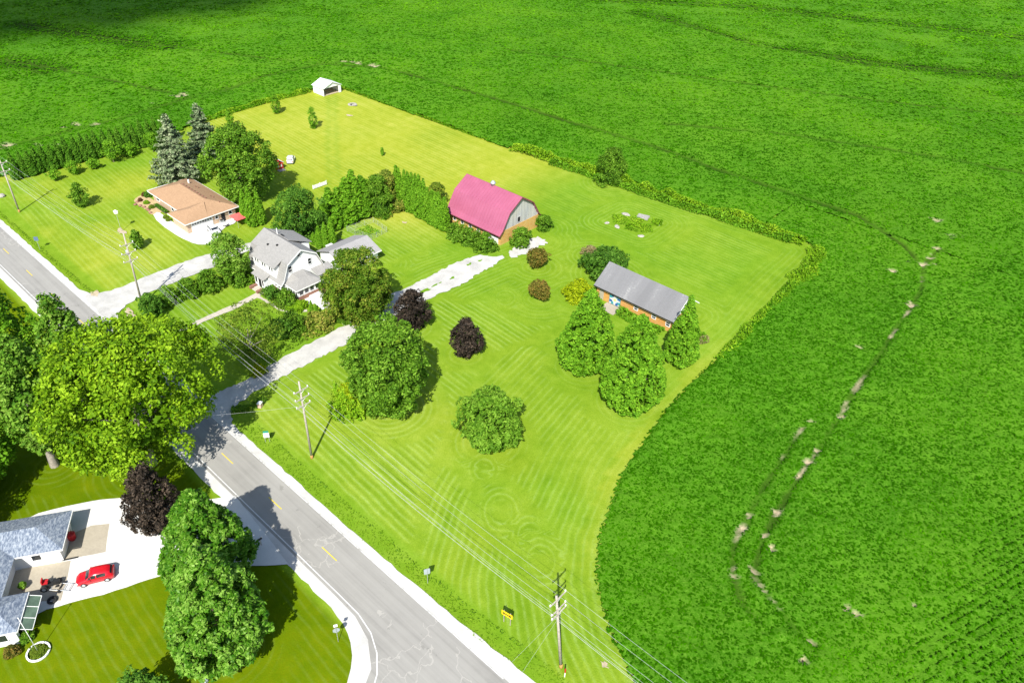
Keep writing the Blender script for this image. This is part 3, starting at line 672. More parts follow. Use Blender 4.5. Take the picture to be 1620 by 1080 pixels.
structure(patch('side_driveway', smooth([(-143.51, 35.68), (-138.39, 37.29), (-137.47, 40.73), (-137.81, 46.27), (-138.00, 52.26), (-137.76, 57.90), (-137.11, 61.52), (-136.80, 66.04), (-135.26, 69.95), (-132.79, 69.31), (-132.93, 64.60), (-131.89, 59.08), (-131.98, 51.75), (-131.94, 45.28), (-131.29, 40.66), (-129.58, 37.60), (-127.20, 36.51), (-118.81, 35.55), (-122.70, 34.90)], 1), .022, MT['gravel'], .2, 6, seg=.8))
structure(patch('ranch_concrete', smooth([(-162.98, 62.21), (-161.60, 60.03), (-152.17, 59.33), (-144.82, 59.91), (-141.71, 61.09), (-140.76, 63.62), (-145.76, 68.33), (-145.56, 71.94), (-149.78, 73.85), (-150.49, 69.99), (-147.28, 61.83), (-155.45, 61.92), (-158.88, 61.91)], 1), .036, MT['concrete'], .04, 7))
structure(patch('concrete_drive', [(-90.75, 9.13), (-89.40, 12.23), (-87.18, 15.90), (-84.87, 18.74), (-80.31, 20.93), (-76.75, 25.89), (-74.77, 28.74), (-59.91, 27.34), (-62.92, 24.08), (-67.33, 20.55), (-69.82, 15.60), (-72.27, 9.55), (-74.01, 6.36), (-74.97, 4.16), (-75.47, 1.30), (-75.75, -0.62), (-89.20, 1.06), (-91.19, 4.64)], .028, MT['concrete'], .06, 8))
structure(patch('concrete_pad', [(-84.32, 9.78), (-83.72, 13.06), (-82.32, 14.83), (-78.17, 12.49), (-80.83, 8.23)], .034, MT['concrete_tan'], .03, 9))
structure(patch('concrete_pad', [(-83.89, 2.87), (-82.56, 5.15), (-80.04, 8.98), (-77.63, 7.54), (-75.02, 5.76), (-77.84, 2.85), (-79.63, 1.39)], .034, MT['concrete_tan'], .03, 10))
fw = [(-116.69, 41.90), (-117.00, 47.44), (-117.05, 54.17), (-117.44, 58.74), (-118.78, 61.27), (-119.30, 62.73), (-117.57, 62.47), (-116.47, 60.34), (-115.94, 58.34), (-115.40, 53.70), (-115.74, 46.98), (-115.30, 41.64)]
structure(patch('front_walk', fw, .020, MT['walk'], .08, 11))
structure(patch('bed_edging', [(-116.71, 58.83), (-113.45, 58.96), (-109.58, 59.17), (-107.37, 60.16), (-105.73, 62.38), (-105.20, 62.01), (-106.75, 59.74), (-109.20, 58.64), (-113.06, 58.43), (-116.47, 58.13)], .024, MT['walk'], .08, 12, seg=.6))
structure(patch('patio', [(-110.01, 64.24), (-109.84, 68.22), (-105.86, 66.49), (-103.77, 66.12), (-103.73, 64.36), (-106.49, 64.63), (-106.81, 63.71)], .026, MT['concrete'], .03, 13))
structure(patch('side_walk', [(-105.67, 66.06), (-104.99, 66.73), (-101.72, 65.75), (-98.88, 65.63), (-96.27, 65.35), (-96.28, 63.93), (-99.21, 64.44), (-102.21, 64.68)], .024, MT['walk'], .06, 14))
side = bpy.data.objects['side_walk']
for k, c in enumerate(((-99.13, 65.39), (-97.89, 65.17), (-96.68, 64.95))):
    m = MB(); m.ext([(c[0]-.55, c[1]-.75, .0), (c[0]-.05, c[1]-.85, .0), (c[0]+.5, c[1]+.7, .0), (c[0]+.0, c[1]+.8, .0)], (0, 0, .12)); m.build('stepping_stone', MT['concrete'], side)
structure(patch('mulch_bed', smooth([(-171.25, 60.27), (-173.20, 62.10), (-173.48, 63.77), (-168.27, 64.26), (-162.99, 64.03), (-161.60, 61.81), (-161.89, 60.18), (-165.35, 60.70)], 1), .03, MT['mulch'], .06, 15, seg=.5))
structure(patch('barn_gravel', smooth([(-93.40, 104.69), (-91.38, 104.07), (-90.77, 106.19), (-90.50, 108.75), (-90.99, 111.39), (-90.09, 113.09), (-91.84, 115.37), (-94.18, 114.24), (-94.80, 111.56), (-94.11, 107.07)], 1), .024, MT['gravel'], .45, 16, seg=.5))
for i, (q, a, b) in enumerate((((-95.06, 81.63), .5, 3.2), ((-94.68, 89.31), .35, .9), ((-96.13, 95.62), .4, .8), ((-95.54, 98.40), .3, .6), ((-95.18, 85.44), .25, 1.4), ((-95.46, 77.43), .3, 1.5))):
    structure(patch('grass_patch', [(q[0]+a*math.cos(t)*(.8+.3*math.sin(3*t+i)), q[1]+b*math.sin(t)*(.8+.3*math.cos(2*t+i))) for t in np.linspace(0, 2*math.pi, 18, endpoint=False)], .03, MT['lawn'], .12, 60+i, seg=.5))
for i, (q, a, b) in enumerate((((-159.34, 52.09), 1.9, 1.1), ((-127.84, 39.03), 2.4, .9), ((-138.83, 37.48), 1.3, .9), ((-22.75, 43.93), .55, .35), ((-119.52, 98.37), .8, .4), ((-182.88, 131.85), 1.3, .8))):
    structure(patch('bare_soil', [(q[0]+a*math.cos(t)*(.8+.3*math.sin(3*t+i)), q[1]+b*math.sin(t)*(.8+.3*math.cos(2*t+i))) for t in np.linspace(0, 2*math.pi, 18, endpoint=False)], .03, MT['soil'], .15, 20+i, seg=.5))

# ------------------------------------------------------------------ vegetation
PROF = {
 'round': lambda t: np.sqrt(np.clip(1-(2*t-1)**2, 0, 1)),
 'egg': lambda t: np.clip(np.sin(np.pi*np.clip(t, 0, 1)**.72), 0, 1)**.75,
 'cone': lambda t: np.clip(1-t, 0, 1)**.75*np.clip(t/.10, .55, 1),
 'column': lambda t: np.clip(1-t**2.4, 0, 1)**.8*np.clip(t/.08, .6, 1),
 'spade': lambda t: np.where(t < .26, np.sqrt(np.clip(1-((.26-t)/.26)**2*.75, 0, 1)), np.clip(1-(t-.26)/.74, 0, 1)**.64),
 'dome': lambda t: np.sqrt(np.clip(1-t*t, 0, 1))*np.clip(t/.12, .8, 1),
}
def crown_arrays(R, zb, H, prof='round', leaf=.35, cover=2.4, seed=1, amp=.13, clump=.27, up=.35, inset=1.0, scatter=.55, holes=0.0, elong=1.35, sub=.40, core=2.2):
    """boughs on the crown's envelope, leaf clumps on the boughs, leaf cards on the clumps"""
    r = np.random.default_rng(seed); h = H-zb; f = PROF[prof]
    tt = np.linspace(.0, 1, 240); rr = f(tt)*R
    ds = np.hypot(np.gradient(tt)*h, np.gradient(rr)); w = rr*ds+1e-6; area = 2*math.pi*w.sum(); cdf = np.cumsum(w)/w.sum()
    rb0 = clump*1.25*min(R, h*.6)
    nb = max(9, int(area/(rb0**2)*.62))
    t = np.interp((np.arange(nb)+r.random(nb))/nb, cdf, tt); ang = np.arange(nb)*2.39996+r.normal(size=nb)*.4
    ph = r.random(6)*6.28
    lob = 1+amp*(np.sin(2*ang+ph[0]+3*t)+np.sin(3*ang+ph[1]-4*t)+.8*np.sin(5*ang+ph[2]+6*t))/1.9+r.normal(size=nb)*amp*.55
    rb = rb0*(.6+.75*r.random(nb))
    lob = lob/np.percentile(lob, 74)
    rad = np.maximum(f(t)*R*inset*lob-rb*.85, 0)
    zz = np.clip(zb+h*t+r.normal(size=nb)*rb0*.2, zb+rb*.3, H-rb*.75)
    bc = np.stack([rad*np.cos(ang), rad*np.sin(ang), zz], -1)
    if holes: keep = r.random(nb) > holes; bc = bc[keep]; rb = rb[keep]; nb = len(bc)
    nin = nb//8                                                              # fill inside
    ti = .1+r.random(nin)*.7; ai = r.random(nin)*6.28; ri = f(ti)*R*.45*np.sqrt(r.random(nin))
    bc = np.concatenate([bc, np.stack([ri*np.cos(ai), ri*np.sin(ai), zb+h*ti*.9], -1)]); rb = np.concatenate([rb, np.full(nin, rb0)])
    cz = zb+h*.42
    out = bc-np.array([0, 0, cz]); out[:, 2] *= .8; out /= np.linalg.norm(out, axis=1, keepdims=True)+1e-6
    ncl = 10; bi = np.repeat(np.arange(len(bc)), ncl); n1 = len(bi)
    d1 = r.normal(size=(n1, 3)); d1 /= np.linalg.norm(d1, axis=1, keepdims=True); d1 = d1+.9*out[bi]+[0, 0, .2]; d1 /= np.linalg.norm(d1, axis=1, keepdims=True)
    c = bc[bi]+d1*(rb[bi]*(.55+.3*r.random(n1)))[:, None]; rc = rb[bi]*sub*(.55+.8*r.random(n1))
    npl = np.maximum(4, (cover*2.0*rc**2/(leaf**2*.8)*.92).astype(int)); idx = np.repeat(np.arange(n1), npl); n = len(idx)
    d = r.normal(size=(n, 3)); d /= np.linalg.norm(d, axis=1, keepdims=True); d = d+.6*d1[idx]+np.array([0, 0, .3]); d /= np.linalg.norm(d, axis=1, keepdims=True)
    P = c[idx]+d*(rc[idx]*(.55+.5*r.random(n)))[:, None]
    P[:, 2] = np.maximum(P[:, 2], .12)
    bv = r.random(len(bc)); cv = r.random(n1)
    v = .5+.30*(bv[bi][idx]-.5)+.42*(cv[idx]-.5)+.66*(r.random(n)-.5)
    V = leaves(P, d, leaf, r, up, elong, scatter)
    if core:                                                                 # larger, darker cards deep in the crown to close holes
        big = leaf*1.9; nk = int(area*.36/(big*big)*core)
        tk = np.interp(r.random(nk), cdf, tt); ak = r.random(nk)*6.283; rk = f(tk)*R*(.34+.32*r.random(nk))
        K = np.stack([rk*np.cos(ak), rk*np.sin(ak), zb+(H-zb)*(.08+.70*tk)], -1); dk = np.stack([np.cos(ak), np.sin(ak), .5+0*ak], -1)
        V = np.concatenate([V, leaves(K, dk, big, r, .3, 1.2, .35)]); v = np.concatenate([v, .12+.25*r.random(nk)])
    return V, v
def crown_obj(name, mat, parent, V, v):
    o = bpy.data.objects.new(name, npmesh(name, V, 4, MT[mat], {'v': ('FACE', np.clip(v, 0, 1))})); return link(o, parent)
def trunk_obj(R, H, zb, parent, mat='bark', seed=1, r0=None, lean=0.0):
    r = random.Random(seed); m = MB(); r0 = r0 or max(.05, H*.022); top = zb+(H-zb)*.55
    pts = [Vector((0, 0, -.15)), Vector((r.uniform(-.1, .1), r.uniform(-.1, .1), max(.4, zb*.6))), Vector((r.uniform(-.25, .25)+lean, r.uniform(-.25, .25), max(.8, zb+.2*(H-zb)))), Vector((lean, 0, top))]
    rs = [r0*1.35, r0, r0*.8, r0*.35]
    for i in range(3): m.tube(pts[i], pts[i+1], rs[i], rs[i+1], 8, False)
    for k in range(6):
        a = k*1.05+r.random(); z = zb+(H-zb)*r.uniform(.02, .35); b = Vector((math.cos(a)*R*.6, math.sin(a)*R*.6, z+R*.45))
        m.tube(pts[2].lerp(pts[1], .4) if k % 2 else pts[2], b, r0*.42, r0*.12, 6, False)
    return m.build('trunk', MT[mat], parent, True)

STYLE = {  # material, crown args, clear-stem fraction, bark
 'walnut': ('leaf_lime', dict(prof='round', leaf=.38, cover=1.9, amp=.20, clump=.22), .22, 'bark_pale'),
 'silver': ('leaf_silver', dict(prof='egg', leaf=0.380, cover=2.0, amp=.2, clump=.28), .15, 'bark_pale'),
 'lefttree': ('leaf_arbor', dict(prof='round', leaf=0.380, cover=1.9, amp=.2, clump=.28), .15, 'bark'),
 'ashleft': ('leaf_silver', dict(prof='round', leaf=0.399, cover=2.0, amp=.2, clump=.28), .2, 'bark_pale'),
 'plum': ('leaf_plum', dict(prof='egg', leaf=0.266, cover=2.2, amp=.12, clump=.26), .06, 'bark'),
 'front': ('leaf_front', dict(prof='spade', leaf=.27, cover=2.7, amp=.10, clump=.13, up=1.0, elong=1.9, inset=1.08), .06, 'bark'),
 'deep': ('leaf_deep', dict(prof='round', leaf=0.304, cover=2.1, amp=.18, clump=.30), .05, 'bark'),
 'green': ('leaf_green', dict(prof='dome', leaf=0.285, cover=2.0, amp=.22, clump=.34), .0, 'bark'),
 'maple': ('leaf_maple', dict(prof='round', leaf=0.304, cover=2.2, amp=.11, clump=.22), .06, 'bark'),
 'darkmaple': ('leaf_green', dict(prof='round', leaf=0.342, cover=2.2, amp=.15, clump=.21), .06, 'bark'),
 'golden': ('leaf_weed', dict(prof='dome', leaf=0.285, cover=2.0, amp=.25, clump=.34), .0, 'bark'),
 'gold': ('leaf_yellow', dict(prof='dome', leaf=0.247, cover=2.1, amp=.2, clump=.34), .0, 'bark'),
 'lawnmaple': ('leaf_green', dict(prof='round', leaf=0.294, cover=2.1, amp=.17, clump=.24, up=.7, elong=1.6), .05, 'bark'),
 'rusty': ('leaf_rust', dict(prof='round', leaf=0.228, cover=2.0, amp=.2, clump=.30), .22, 'bark'),
 'linden': ('leaf_arbor', dict(prof='spade', leaf=.29, cover=2.7, amp=.07, clump=.12, up=.8, inset=1.05), .03, 'bark'),
 'oak': ('leaf_green', dict(prof='round', leaf=0.399, cover=2.1, amp=.2, clump=.24), .1, 'bark'),
 'feathery': ('leaf_silver', dict(prof='round', leaf=0.266, cover=1.2, amp=.25, clump=.28, up=.0, elong=2.2, core=.5), .12, 'bark_pale'),
 'sparse': ('leaf_olive', dict(prof='round', leaf=0.247, cover=.85, amp=.25, clump=.28, holes=.15, core=.0), .25, 'bark_pale'),
 'pale': ('leaf_flower', dict(prof='round', leaf=0.266, cover=1.8, amp=.2, clump=.32), .05, 'bark_pale'),
 'olive': ('leaf_olive', dict(prof='dome', leaf=0.285, cover=2.0, amp=.2, clump=.32), .0, 'bark'),
 'straw': ('leaf_straw', dict(prof='dome', leaf=0.209, cover=1.2, amp=.3, clump=.34, elong=2.2), .0, 'bark_pale'),
 'lime': ('leaf_weed', dict(prof='dome', leaf=0.247, cover=2.0, amp=.22, clump=.34), .0, 'bark'),
 'flower': ('leaf_flower', dict(prof='dome', leaf=0.247, cover=2.0, amp=.28, clump=.30), .0, 'bark'),
 'young': ('leaf_green', dict(prof='egg', leaf=0.266, cover=1.9, amp=.2, clump=.36), .08, 'bark'),
 'sapling': ('leaf_arbor', dict(prof='egg', leaf=0.247, cover=1.1, amp=.3, clump=.42, up=.8, core=.0), .06, 'bark'),
 'fruit': ('leaf_arbor', dict(prof='round', leaf=0.266, cover=1.2, amp=.3, clump=.40, core=.3), .25, 'bark'),
}
def plant_tree(i, name, label, group, style, X, Y, R, H):
    mat, kw, zf, bark = STYLE[style]
    cat = 'tree' if H > 3.0 and 'shrub' not in name and 'bush' not in name else 'shrub'
    t = thing(name, label, cat, (X, Y, 0), random.uniform(0, 6.28), group)
    zb = H*zf; kw = dict(kw)
    if R < 2.2: kw['leaf'] = min(kw['leaf'], .26)
    V, v = crown_arrays(R*1.0, zb, H, seed=100+i, **kw)
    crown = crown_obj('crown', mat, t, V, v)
    if style == 'golden':
        V2, v2 = crown_arrays(R*.62, H*.45, H*1.04, prof='dome', leaf=.26, cover=1.6, seed=900+i, amp=.25, clump=.3)
        V2[:, 0] += 0; crown_obj('golden_tips', 'leaf_yellow', t, V2+np.array([-.5*R*0, 0, .05]), v2)
    trunk_obj(R, H, zb, t, bark, 300+i)
    return t
for i, row_ in enumerate(TREES): plant_tree(i, *row_)

def spruce_arrays(R, zb, H, seed):
    r = np.random.default_rng(seed); P = []; D = []
    nt = int((H-zb)/.42)
    for k in range(nt):
        t = (k+.5)/nt; z = zb+(H-zb)*t; rad = R*(1-t)**.85*(.85+.3*r.random())+.25
        nb = max(5, int(4+9*(1-t)))
        for b in range(nb):
            a = r.random()*6.28; L = rad*(.7+.45*r.random()); n = max(4, int(L*15))
            s = r.random(n)**.7; dr = -.28*s*L+.12*L*s*s*2
            x = np.cos(a)*s*L; y = np.sin(a)*s*L
            P.append(np.stack([x, y, z+dr], -1)+r.normal(size=(n, 3))*[.22, .22, .10]); D.append(np.tile([np.cos(a)*.5, np.sin(a)*.5, .6], (n, 1)))
    P = np.concatenate(P); D = np.concatenate(D)
    return leaves(P, D, .42, r, .3, 1.7, .6), np.clip(.5+.8*(r.random(len(P))-.5), 0, 1)
for i, (name, label, group, style, X, Y, R, H) in enumerate(CONIFERS):
    t = thing(name, label, 'tree', (X, Y, 0), random.uniform(0, 6), group)
    if style == 'spruce':
        V, v = spruce_arrays(R*1.4, H*.14, H, 500+i); crown_obj('crown', 'leaf_spruce', t, V, v); trunk_obj(.5, H, H*.4, t, 'bark_pale', 520+i, .24)
    else:
        V, v = crown_arrays(R, .1, H, 'cone', .26, 2.5, 540+i, .08, .14, .8, 1.12, elong=1.8); crown_obj('crown', 'leaf_arbor', t, V, v); trunk_obj(.4, H, .4, t, 'bark', 541+i)

# evergreen rows share three crowns
ARB = []
for k in range(3):
    V, v = crown_arrays(1.0, .05, 6.0, 'column', .17, 3.2, 700+k, .05, .22, .9, 1.05, elong=1.8)
    ARB.append((V, v))
def arb_mesh(k, mat):
    V, v = ARB[k]; return npmesh('crown', V, 4, MT[mat], {'v': ('FACE', np.clip(v, 0, 1))})
ARBM = {m: [arb_mesh(k, m) for k in range(3)] for m in ('leaf_arbor', 'leaf_arbor_dark')}
_m = MB(); _m.tube((0, 0, -.1), (0, 0, 4.2), .12, .03, 6); STEM = meshdata('trunk', _m.V, _m.F, MT['bark'])
ORD = ['first', 'second', 'third', 'fourth', 'fifth', 'sixth', 'seventh', 'eighth', 'ninth', 'tenth', 'eleventh', 'twelfth', 'thirteenth', 'fourteenth', 'fifteenth', 'sixteenth', 'seventeenth', 'eighteenth', 'nineteenth', 'twentieth', 'twenty-first', 'twenty-second', 'twenty-third']
acount = [0]
def arborvitae(x, y, R, H, label, group, mat='leaf_arbor'):
    k = acount[0]; acount[0] += 1
    t = thing('arborvitae', label, 'evergreen', (x, y, 0), k*1.7, group, (R, R, H/6.0))
    link(bpy.data.objects.new('crown', ARBM[mat][k % 3]), t); link(bpy.data.objects.new('trunk', STEM), t)
rr = random.Random(5)
a0 = Vector((-202.6, 46.4)); a1 = Vector((-199.6, 84.5))
for k in range(22):
    p = a0.lerp(a1, k/21)+Vector((rr.uniform(-.3, .3)-.9*math.sin(k/21*3.14), rr.uniform(-.25, .25)))
    arborvitae(p.x, p.y, rr.uniform(.95, 1.25), rr.uniform(6.0, 7.0)+.05*k, 'slim evergreen in the long row along the field, %s from the left pole' % ORD[k], 'evergreen row along the left field', 'leaf_arbor_dark')
for k in range(13):
    p = Vector((-127.6, 103.2)).lerp(Vector((-110.6, 102.2)), k/12)
    arborvitae(p.x+rr.uniform(-.2, .2), p.y+rr.uniform(-.2, .2), rr.uniform(1.1, 1.35), (10.0 if k < 8 else 8.3)+rr.uniform(-.5, .5), 'tall slim evergreen in the dense hedge leading to the barn, %s from the hedge corner' % ORD[k], 'evergreen hedge leading to the barn')
for k, (y, H, R) in enumerate(((83.4, 6.5, 1.7), (85.2, 9.6, 2.3), (87.6, 9.0, 2.0), (89.6, 10.6, 2.4), (91.8, 11.5, 2.4), (94.0, 9.8, 2.2), (95.8, 8.2, 1.9))):
    arborvitae(-129.0+.3*(k % 2), y, R, H, 'broad bushy evergreen in the hedge behind the garage, %s from the farmhouse' % ORD[k], 'broad evergreens behind the garage')
for k, (x, y, R, H) in enumerate(((-144.10, 73.43, 0.91, 8.00), (-141.82, 73.60, 0.97, 9.30), (-141.43, 75.27, 0.98, 7.85))):
    arborvitae(x, y, R*1.25, H, 'tall evergreen of the tight trio by the red canopy, %s from the canopy' % ORD[k], 'evergreen trio beside the ranch house')
for k, (x, y, R, H) in enumerate(((-125.57, 78.14, 0.61, 2.75), (-123.59, 78.18, 0.73, 4.98), (-122.88, 79.29, 0.74, 5.73), (-122.61, 80.73, 0.80, 6.34))):
    arborvitae(x, y, R*1.15, H, 'small slim evergreen between farmhouse and garage, %s from the farmhouse' % ORD[k], 'evergreens between farmhouse and garage')
for k, (x, y, R, H) in enumerate(((-103.85, 62.17, 0.35, 3.09), (-103.10, 62.62, 0.35, 2.39))):
    arborvitae(x, y, R*1.2, H, 'thin pointed evergreen at the edge of the patio, %s' % ('the taller' if k == 0 else 'the shorter'), 'thin evergreens by the patio')

# weeds, rough grass and brush: masses nobody could count
def strip(P, width, hgt, dens, leaf, seed, up=.4, elong=2.0, lumps=3.0):
    r = np.random.default_rng(seed); P = np.array(P, float); seg = np.hypot(*(P[1:]-P[:-1]).T); cum = np.concatenate([[0], np.cumsum(seg)])
    n = int(cum[-1]*width*dens); s = r.random(n)*cum[-1]
    x = np.interp(s, cum, P[:, 0]); y = np.interp(s, cum, P[:, 1]); k = np.clip(np.searchsorted(cum, s)-1, 0, len(seg)-1)
    tx = (P[1:]-P[:-1])[k]/seg[k][:, None]; off = (r.random(n)-.5)*width*(.7+.6*vnoise(x, y, 4, seed))
    x = x-tx[:, 1]*off; y = y+tx[:, 0]*off
    lump = .35+.9*vnoise(x, y, lumps, seed+1)
    top = hgt*lump*np.clip(1.15-np.abs(off)/(width*.55), .25, 1)
    z = top*(1-.75*r.random(n)**2.0)
    C = np.stack([x, y, z], -1); D = r.normal(size=(n, 3))*.6+[0, 0, .5]
    v = np.clip(.45+.5*(vnoise(x, y, 2.2, seed+2)-.5)+.5*(r.random(n)-.5)+.25*(z/(hgt+.01)-.5), 0, 1)
    return leaves(C, D, leaf, r, up, elong, .6), v
def stuff(name, mat, label, cat, parts):
    V = np.concatenate([p[0] for p in parts]); v = np.concatenate([p[1] for p in parts])
    tag(crown_obj(name, mat, None, V, v), label, cat, kind='stuff')
stuff('hedge_weeds', 'leaf_weed', 'tall yellow-green weeds along the back edge of the lawn', 'weeds', [
    strip([(-131.5, 147.8), (-122, 149.2), (-111, 150.6), (-97, 151.2), (-84, 152.2), (-70, 153.4), (-58, 154.2), (-49.6, 154.9)], 3.6, 2.6, 40, .36, 60, .9, 1.5)])
stuff('hedge_brush', 'leaf_arbor', 'darker green brush at the foot of the back hedge', 'brush', [
    strip([(-118, 148.2), (-110, 148.9), (-97, 149.4), (-86, 150.2), (-76, 151.2), (-64, 152.6), (-52, 153.4)], 2.6, 1.8, 38, .36, 63, .4, 1.4)])
stuff('corner_brush', 'leaf_weed', 'bright green brush along the right edge of the lawn', 'brush', [
    strip([(-46.6, 153.6), (-44.6, 150), (-43.8, 144), (-43.6, 138)], 4.6, 1.8, 26, .34, 66, .8, 1.5), strip([(-44.2, 151), (-43.6, 144), (-43.4, 138)], 3.0, 1.2, 24, .32, 166, .6, 1.4), strip([(-43.8, 138), (-43.2, 128), (-42.8, 118), (-42.0, 110), (-41.8, 103)], 2.6, 1.3, 30, .30, 69, .8, 1.5)])
stuff('field_edge_weeds', 'leaf_weed', 'low weeds between the back lawn and the left field', 'weeds', [
    strip([(-207.6, 98), (-209.6, 110), (-210, 122), (-209.4, 136)], 2.6, 1.2, 34, .34, 72), strip([(-206, 145.8), (-190, 146.2), (-160, 147.0), (-134, 147.8)], 1.0, .6, 40, .28, 75)])
stuff('verge_grass', 'leaf_verge', 'uncut green grass in the ditch along the far side of the road', 'grass', [
    strip([(-88, 37.7), (-70, 37.4), (-50, 37.5), (-36, 37.7), (-28, 38.4), (-10, 39.5)], 2.4, .08, 12, .11, 78, 2.2, 3.0, 1.5), strip([(-124, 37.2), (-108, 37.4), (-98, 37.6)], 2.2, .08, 12, .11, 81, 2.2, 3.0, 1.5), strip([(-206, 37.0), (-180, 37.0), (-150, 37.0), (-139, 37.2)], .8, .15, 14, .16, 82, 1.6, 3.0, 1.5)])
stuff('verge_tufts', 'leaf_green', 'darker grass clumps on the ditch bank beside the road', 'grass', [
    strip([(-86, 38.6), (-70, 38.3), (-50, 38.3), (-38, 38.5), (-29, 39.4)], .5, .10, 7, .12, 84, 1.5, 3.0, .9), strip([(-91.0, 37.8), (-89.2, 40), (-89.5, 43)], 1.4, .5, 60, .22, 87, .8, 2.0, 1.0)])
stuff('mound_weeds', 'leaf_weed', 'weeds growing over the stone heap on the back lawn', 'weeds', [
    strip([(-87.0, 133.6), (-84, 136.2), (-81, 136.8)], 4.2, .8, 24, .26, 90), strip([(-83, 133.2), (-80, 134.4), (-78, 136.4)], 4.0, 1.1, 26, .26, 91), strip([(-79.6, 138.8), (-77.6, 140.0)], 3.0, 1.3, 40, .28, 92)])
stuff('shed_weeds', 'leaf_arbor', 'leafy weeds along the front wall of the grey-roofed shed', 'weeds', [
    strip([(-63.6, 103.2), (-58, 102.9), (-53.6, 103.2)], 2.4, 1.5, 46, .28, 95), strip([(-50.6, 104.6), (-47.2, 107.6)], 2.6, 1.0, 34, .26, 97), strip([(-71.4, 101.8), (-70.6, 105)], 2.0, 1.4, 40, .28, 98)])
stuff('shed_dry_weeds', 'leaf_straw', 'dry brown weeds behind the conical evergreen at the shed', 'weeds', [strip([(-48.4, 104.2), (-46.6, 107.4)], 1.8, .8, 34, .24, 101)])
stuff('garden_plants', 'leaf_green', 'low garden plants filling the beds before the farmhouse', 'plants', [
    strip([(-117.4, 60.0), (-113.6, 60.0), (-110.4, 61.0)], 1.8, .8, 60, .22, 104, .4, 1.4), strip([(-103.6, 57.0), (-101.4, 60.6)], 3.2, .8, 46, .24, 107, .4, 1.4), strip([(-125.6, 55.4), (-124.6, 60.6)], 2.6, 1.2, 46, .26, 109, .4, 1.4)])
stuff('maple_foot_grass', 'leaf_green', 'long grass around the foot of the rust tinted maple', 'grass', [strip([(-100.4, 61.6), (-98.8, 67), (-98.9, 72.4)], 1.6, .5, 60, .22, 112, .8, 2.4)])

# ------------------------------------------------------------------ buildings
def window(parent, face, a0, a1, z0, z1, c, frame='white_trim', out=1, pane='dark_glass', mull=False):
    """window on a wall plane; face 'x' = plane X=c spanning Y a0..a1, 'y' = plane Y=c spanning X; out = side it looks to"""
    f = MB(); p = MB(); t = .07*out; q = .03*out; w = .09
    def bx(m, b0, b1, y0, y1, d0, d1):
        lo, hi = sorted((c+d0, c+d1))
        if face == 'x': m.box(lo, hi, b0, b1, y0, y1)
        else: m.box(b0, b1, lo, hi, y0, y1)
    bx(f, a0-w, a0, z0-w, z1+w, -.02*out, t); bx(f, a1, a1+w, z0-w, z1+w, -.02*out, t); bx(f, a0, a1, z1, z1+w, -.02*out, t); bx(f, a0, a1, z0-w, z0, -.02*out, t*1.4)
    if mull:
        zm = (z0+z1)/2; bx(f, a0, a1, zm-.03, zm+.03, .0, t*.8)
    fr = f.build('window', MT[frame], parent)
    bx(p, a0, a1, z0, z1, -.015*out, q); p.build('pane', MT[pane], fr)
    return fr
def door(parent, face, a0, a1, z0, z1, c, mat, out=1, name='door'):
    m = MB(); lo, hi = sorted((c-.02*out, c+.05*out))
    if face == 'x': m.box(lo, hi, a0, a1, z0, z1)
    else: m.box(a0, a1, lo, hi, z0, z1)
    return m.build(name, MT[mat], parent)

# --- barn: gambrel roof over orange tile walls
bx0, bx1, by0, by1, byc = -113.0, -97.0, 106.1, 118.5, 112.3
barn = thing('barn', 'barn with pink metal gambrel roof and orange tile walls', 'barn', (0, 0, 0))
m = MB(); m.box(bx0, bx1, by0, by0+.35, -.2, 3.1); m.box(bx0, bx1, by1-.35, by1, -.2, 3.1); m.box(bx0, bx0+.35, by0+.36, by1-.36, -.2, 3.1); m.box(bx1-.35, bx1, by0+.36, by1-.36, -.2, 3.1)
m.build('wall', MT['tile_orange'], barn)
GB = [(-6.15, 3.1), (-3.8, 6.85), (0, 9.25), (3.8, 6.85), (6.15, 3.1)]
for xx, nm_ in ((bx1-.32, 'gable'), (bx0+.12, 'gable')):
    MB().ext([(xx, byc+a, z) for a, z in GB], (.2, 0, 0)).build(nm_, MT['boards'], barn)
for k in range(19):
    ya = byc-5.7+k*.62
    d = abs(ya+.3-byc); zt = 9.1-d*.63 if d < 3.7 else 6.8-(d-3.7)*1.6
    if zt > 3.5: MB().box(bx1-.12, bx1-.085 if k % 2 else bx1-.07, ya, ya+.57, 3.12, zt).build('gable_board', MT['boards'], barn)
rp = [(-7.05, 2.62), (-6.05, 3.55), (-3.9, 7.05), (0, 9.5)]
roof = None
for s_ in (1, -1):
    for i in range(3):
        (a, za), (b, zb_) = rp[i], rp[i+1]
        rr_ = MB().slab([(bx0-.5, byc+s_*a, za), (bx1+.45, byc+s_*a, za), (bx1+.45, byc+s_*b, zb_), (bx0-.5, byc+s_*b, zb_)], .10).build('roof' if roof is None else 'roof_slope', MT['pink_roof'], barn)
        roof = roof or rr_
        sm_ = MB()
        for k in range(21):
            xx = bx0-.45+k*.815
            n_ = Vector((0, za-zb_, (b-a))).normalized() if s_ > 0 else Vector((0, -(za-zb_), (b-a))).normalized()
            p0 = Vector((xx, byc+s_*a, za)); p1 = Vector((xx, byc+s_*b, zb_))
            sm_.add([p0-n_*.02, p0+Vector((.07, 0, 0))-n_*.02, p1+Vector((.07, 0, 0))-n_*.02, p1-n_*.02, p0+n_*.06, p0+Vector((.07, 0, 0))+n_*.06, p1+Vector((.07, 0, 0))+n_*.06, p1+n_*.06], [(4, 5, 6, 7), (0, 1, 5, 4), (1, 2, 6, 5), (2, 3, 7, 6), (3, 0, 4, 7)])
        sm_.build('seam', MT['pink_roof'], rr_)
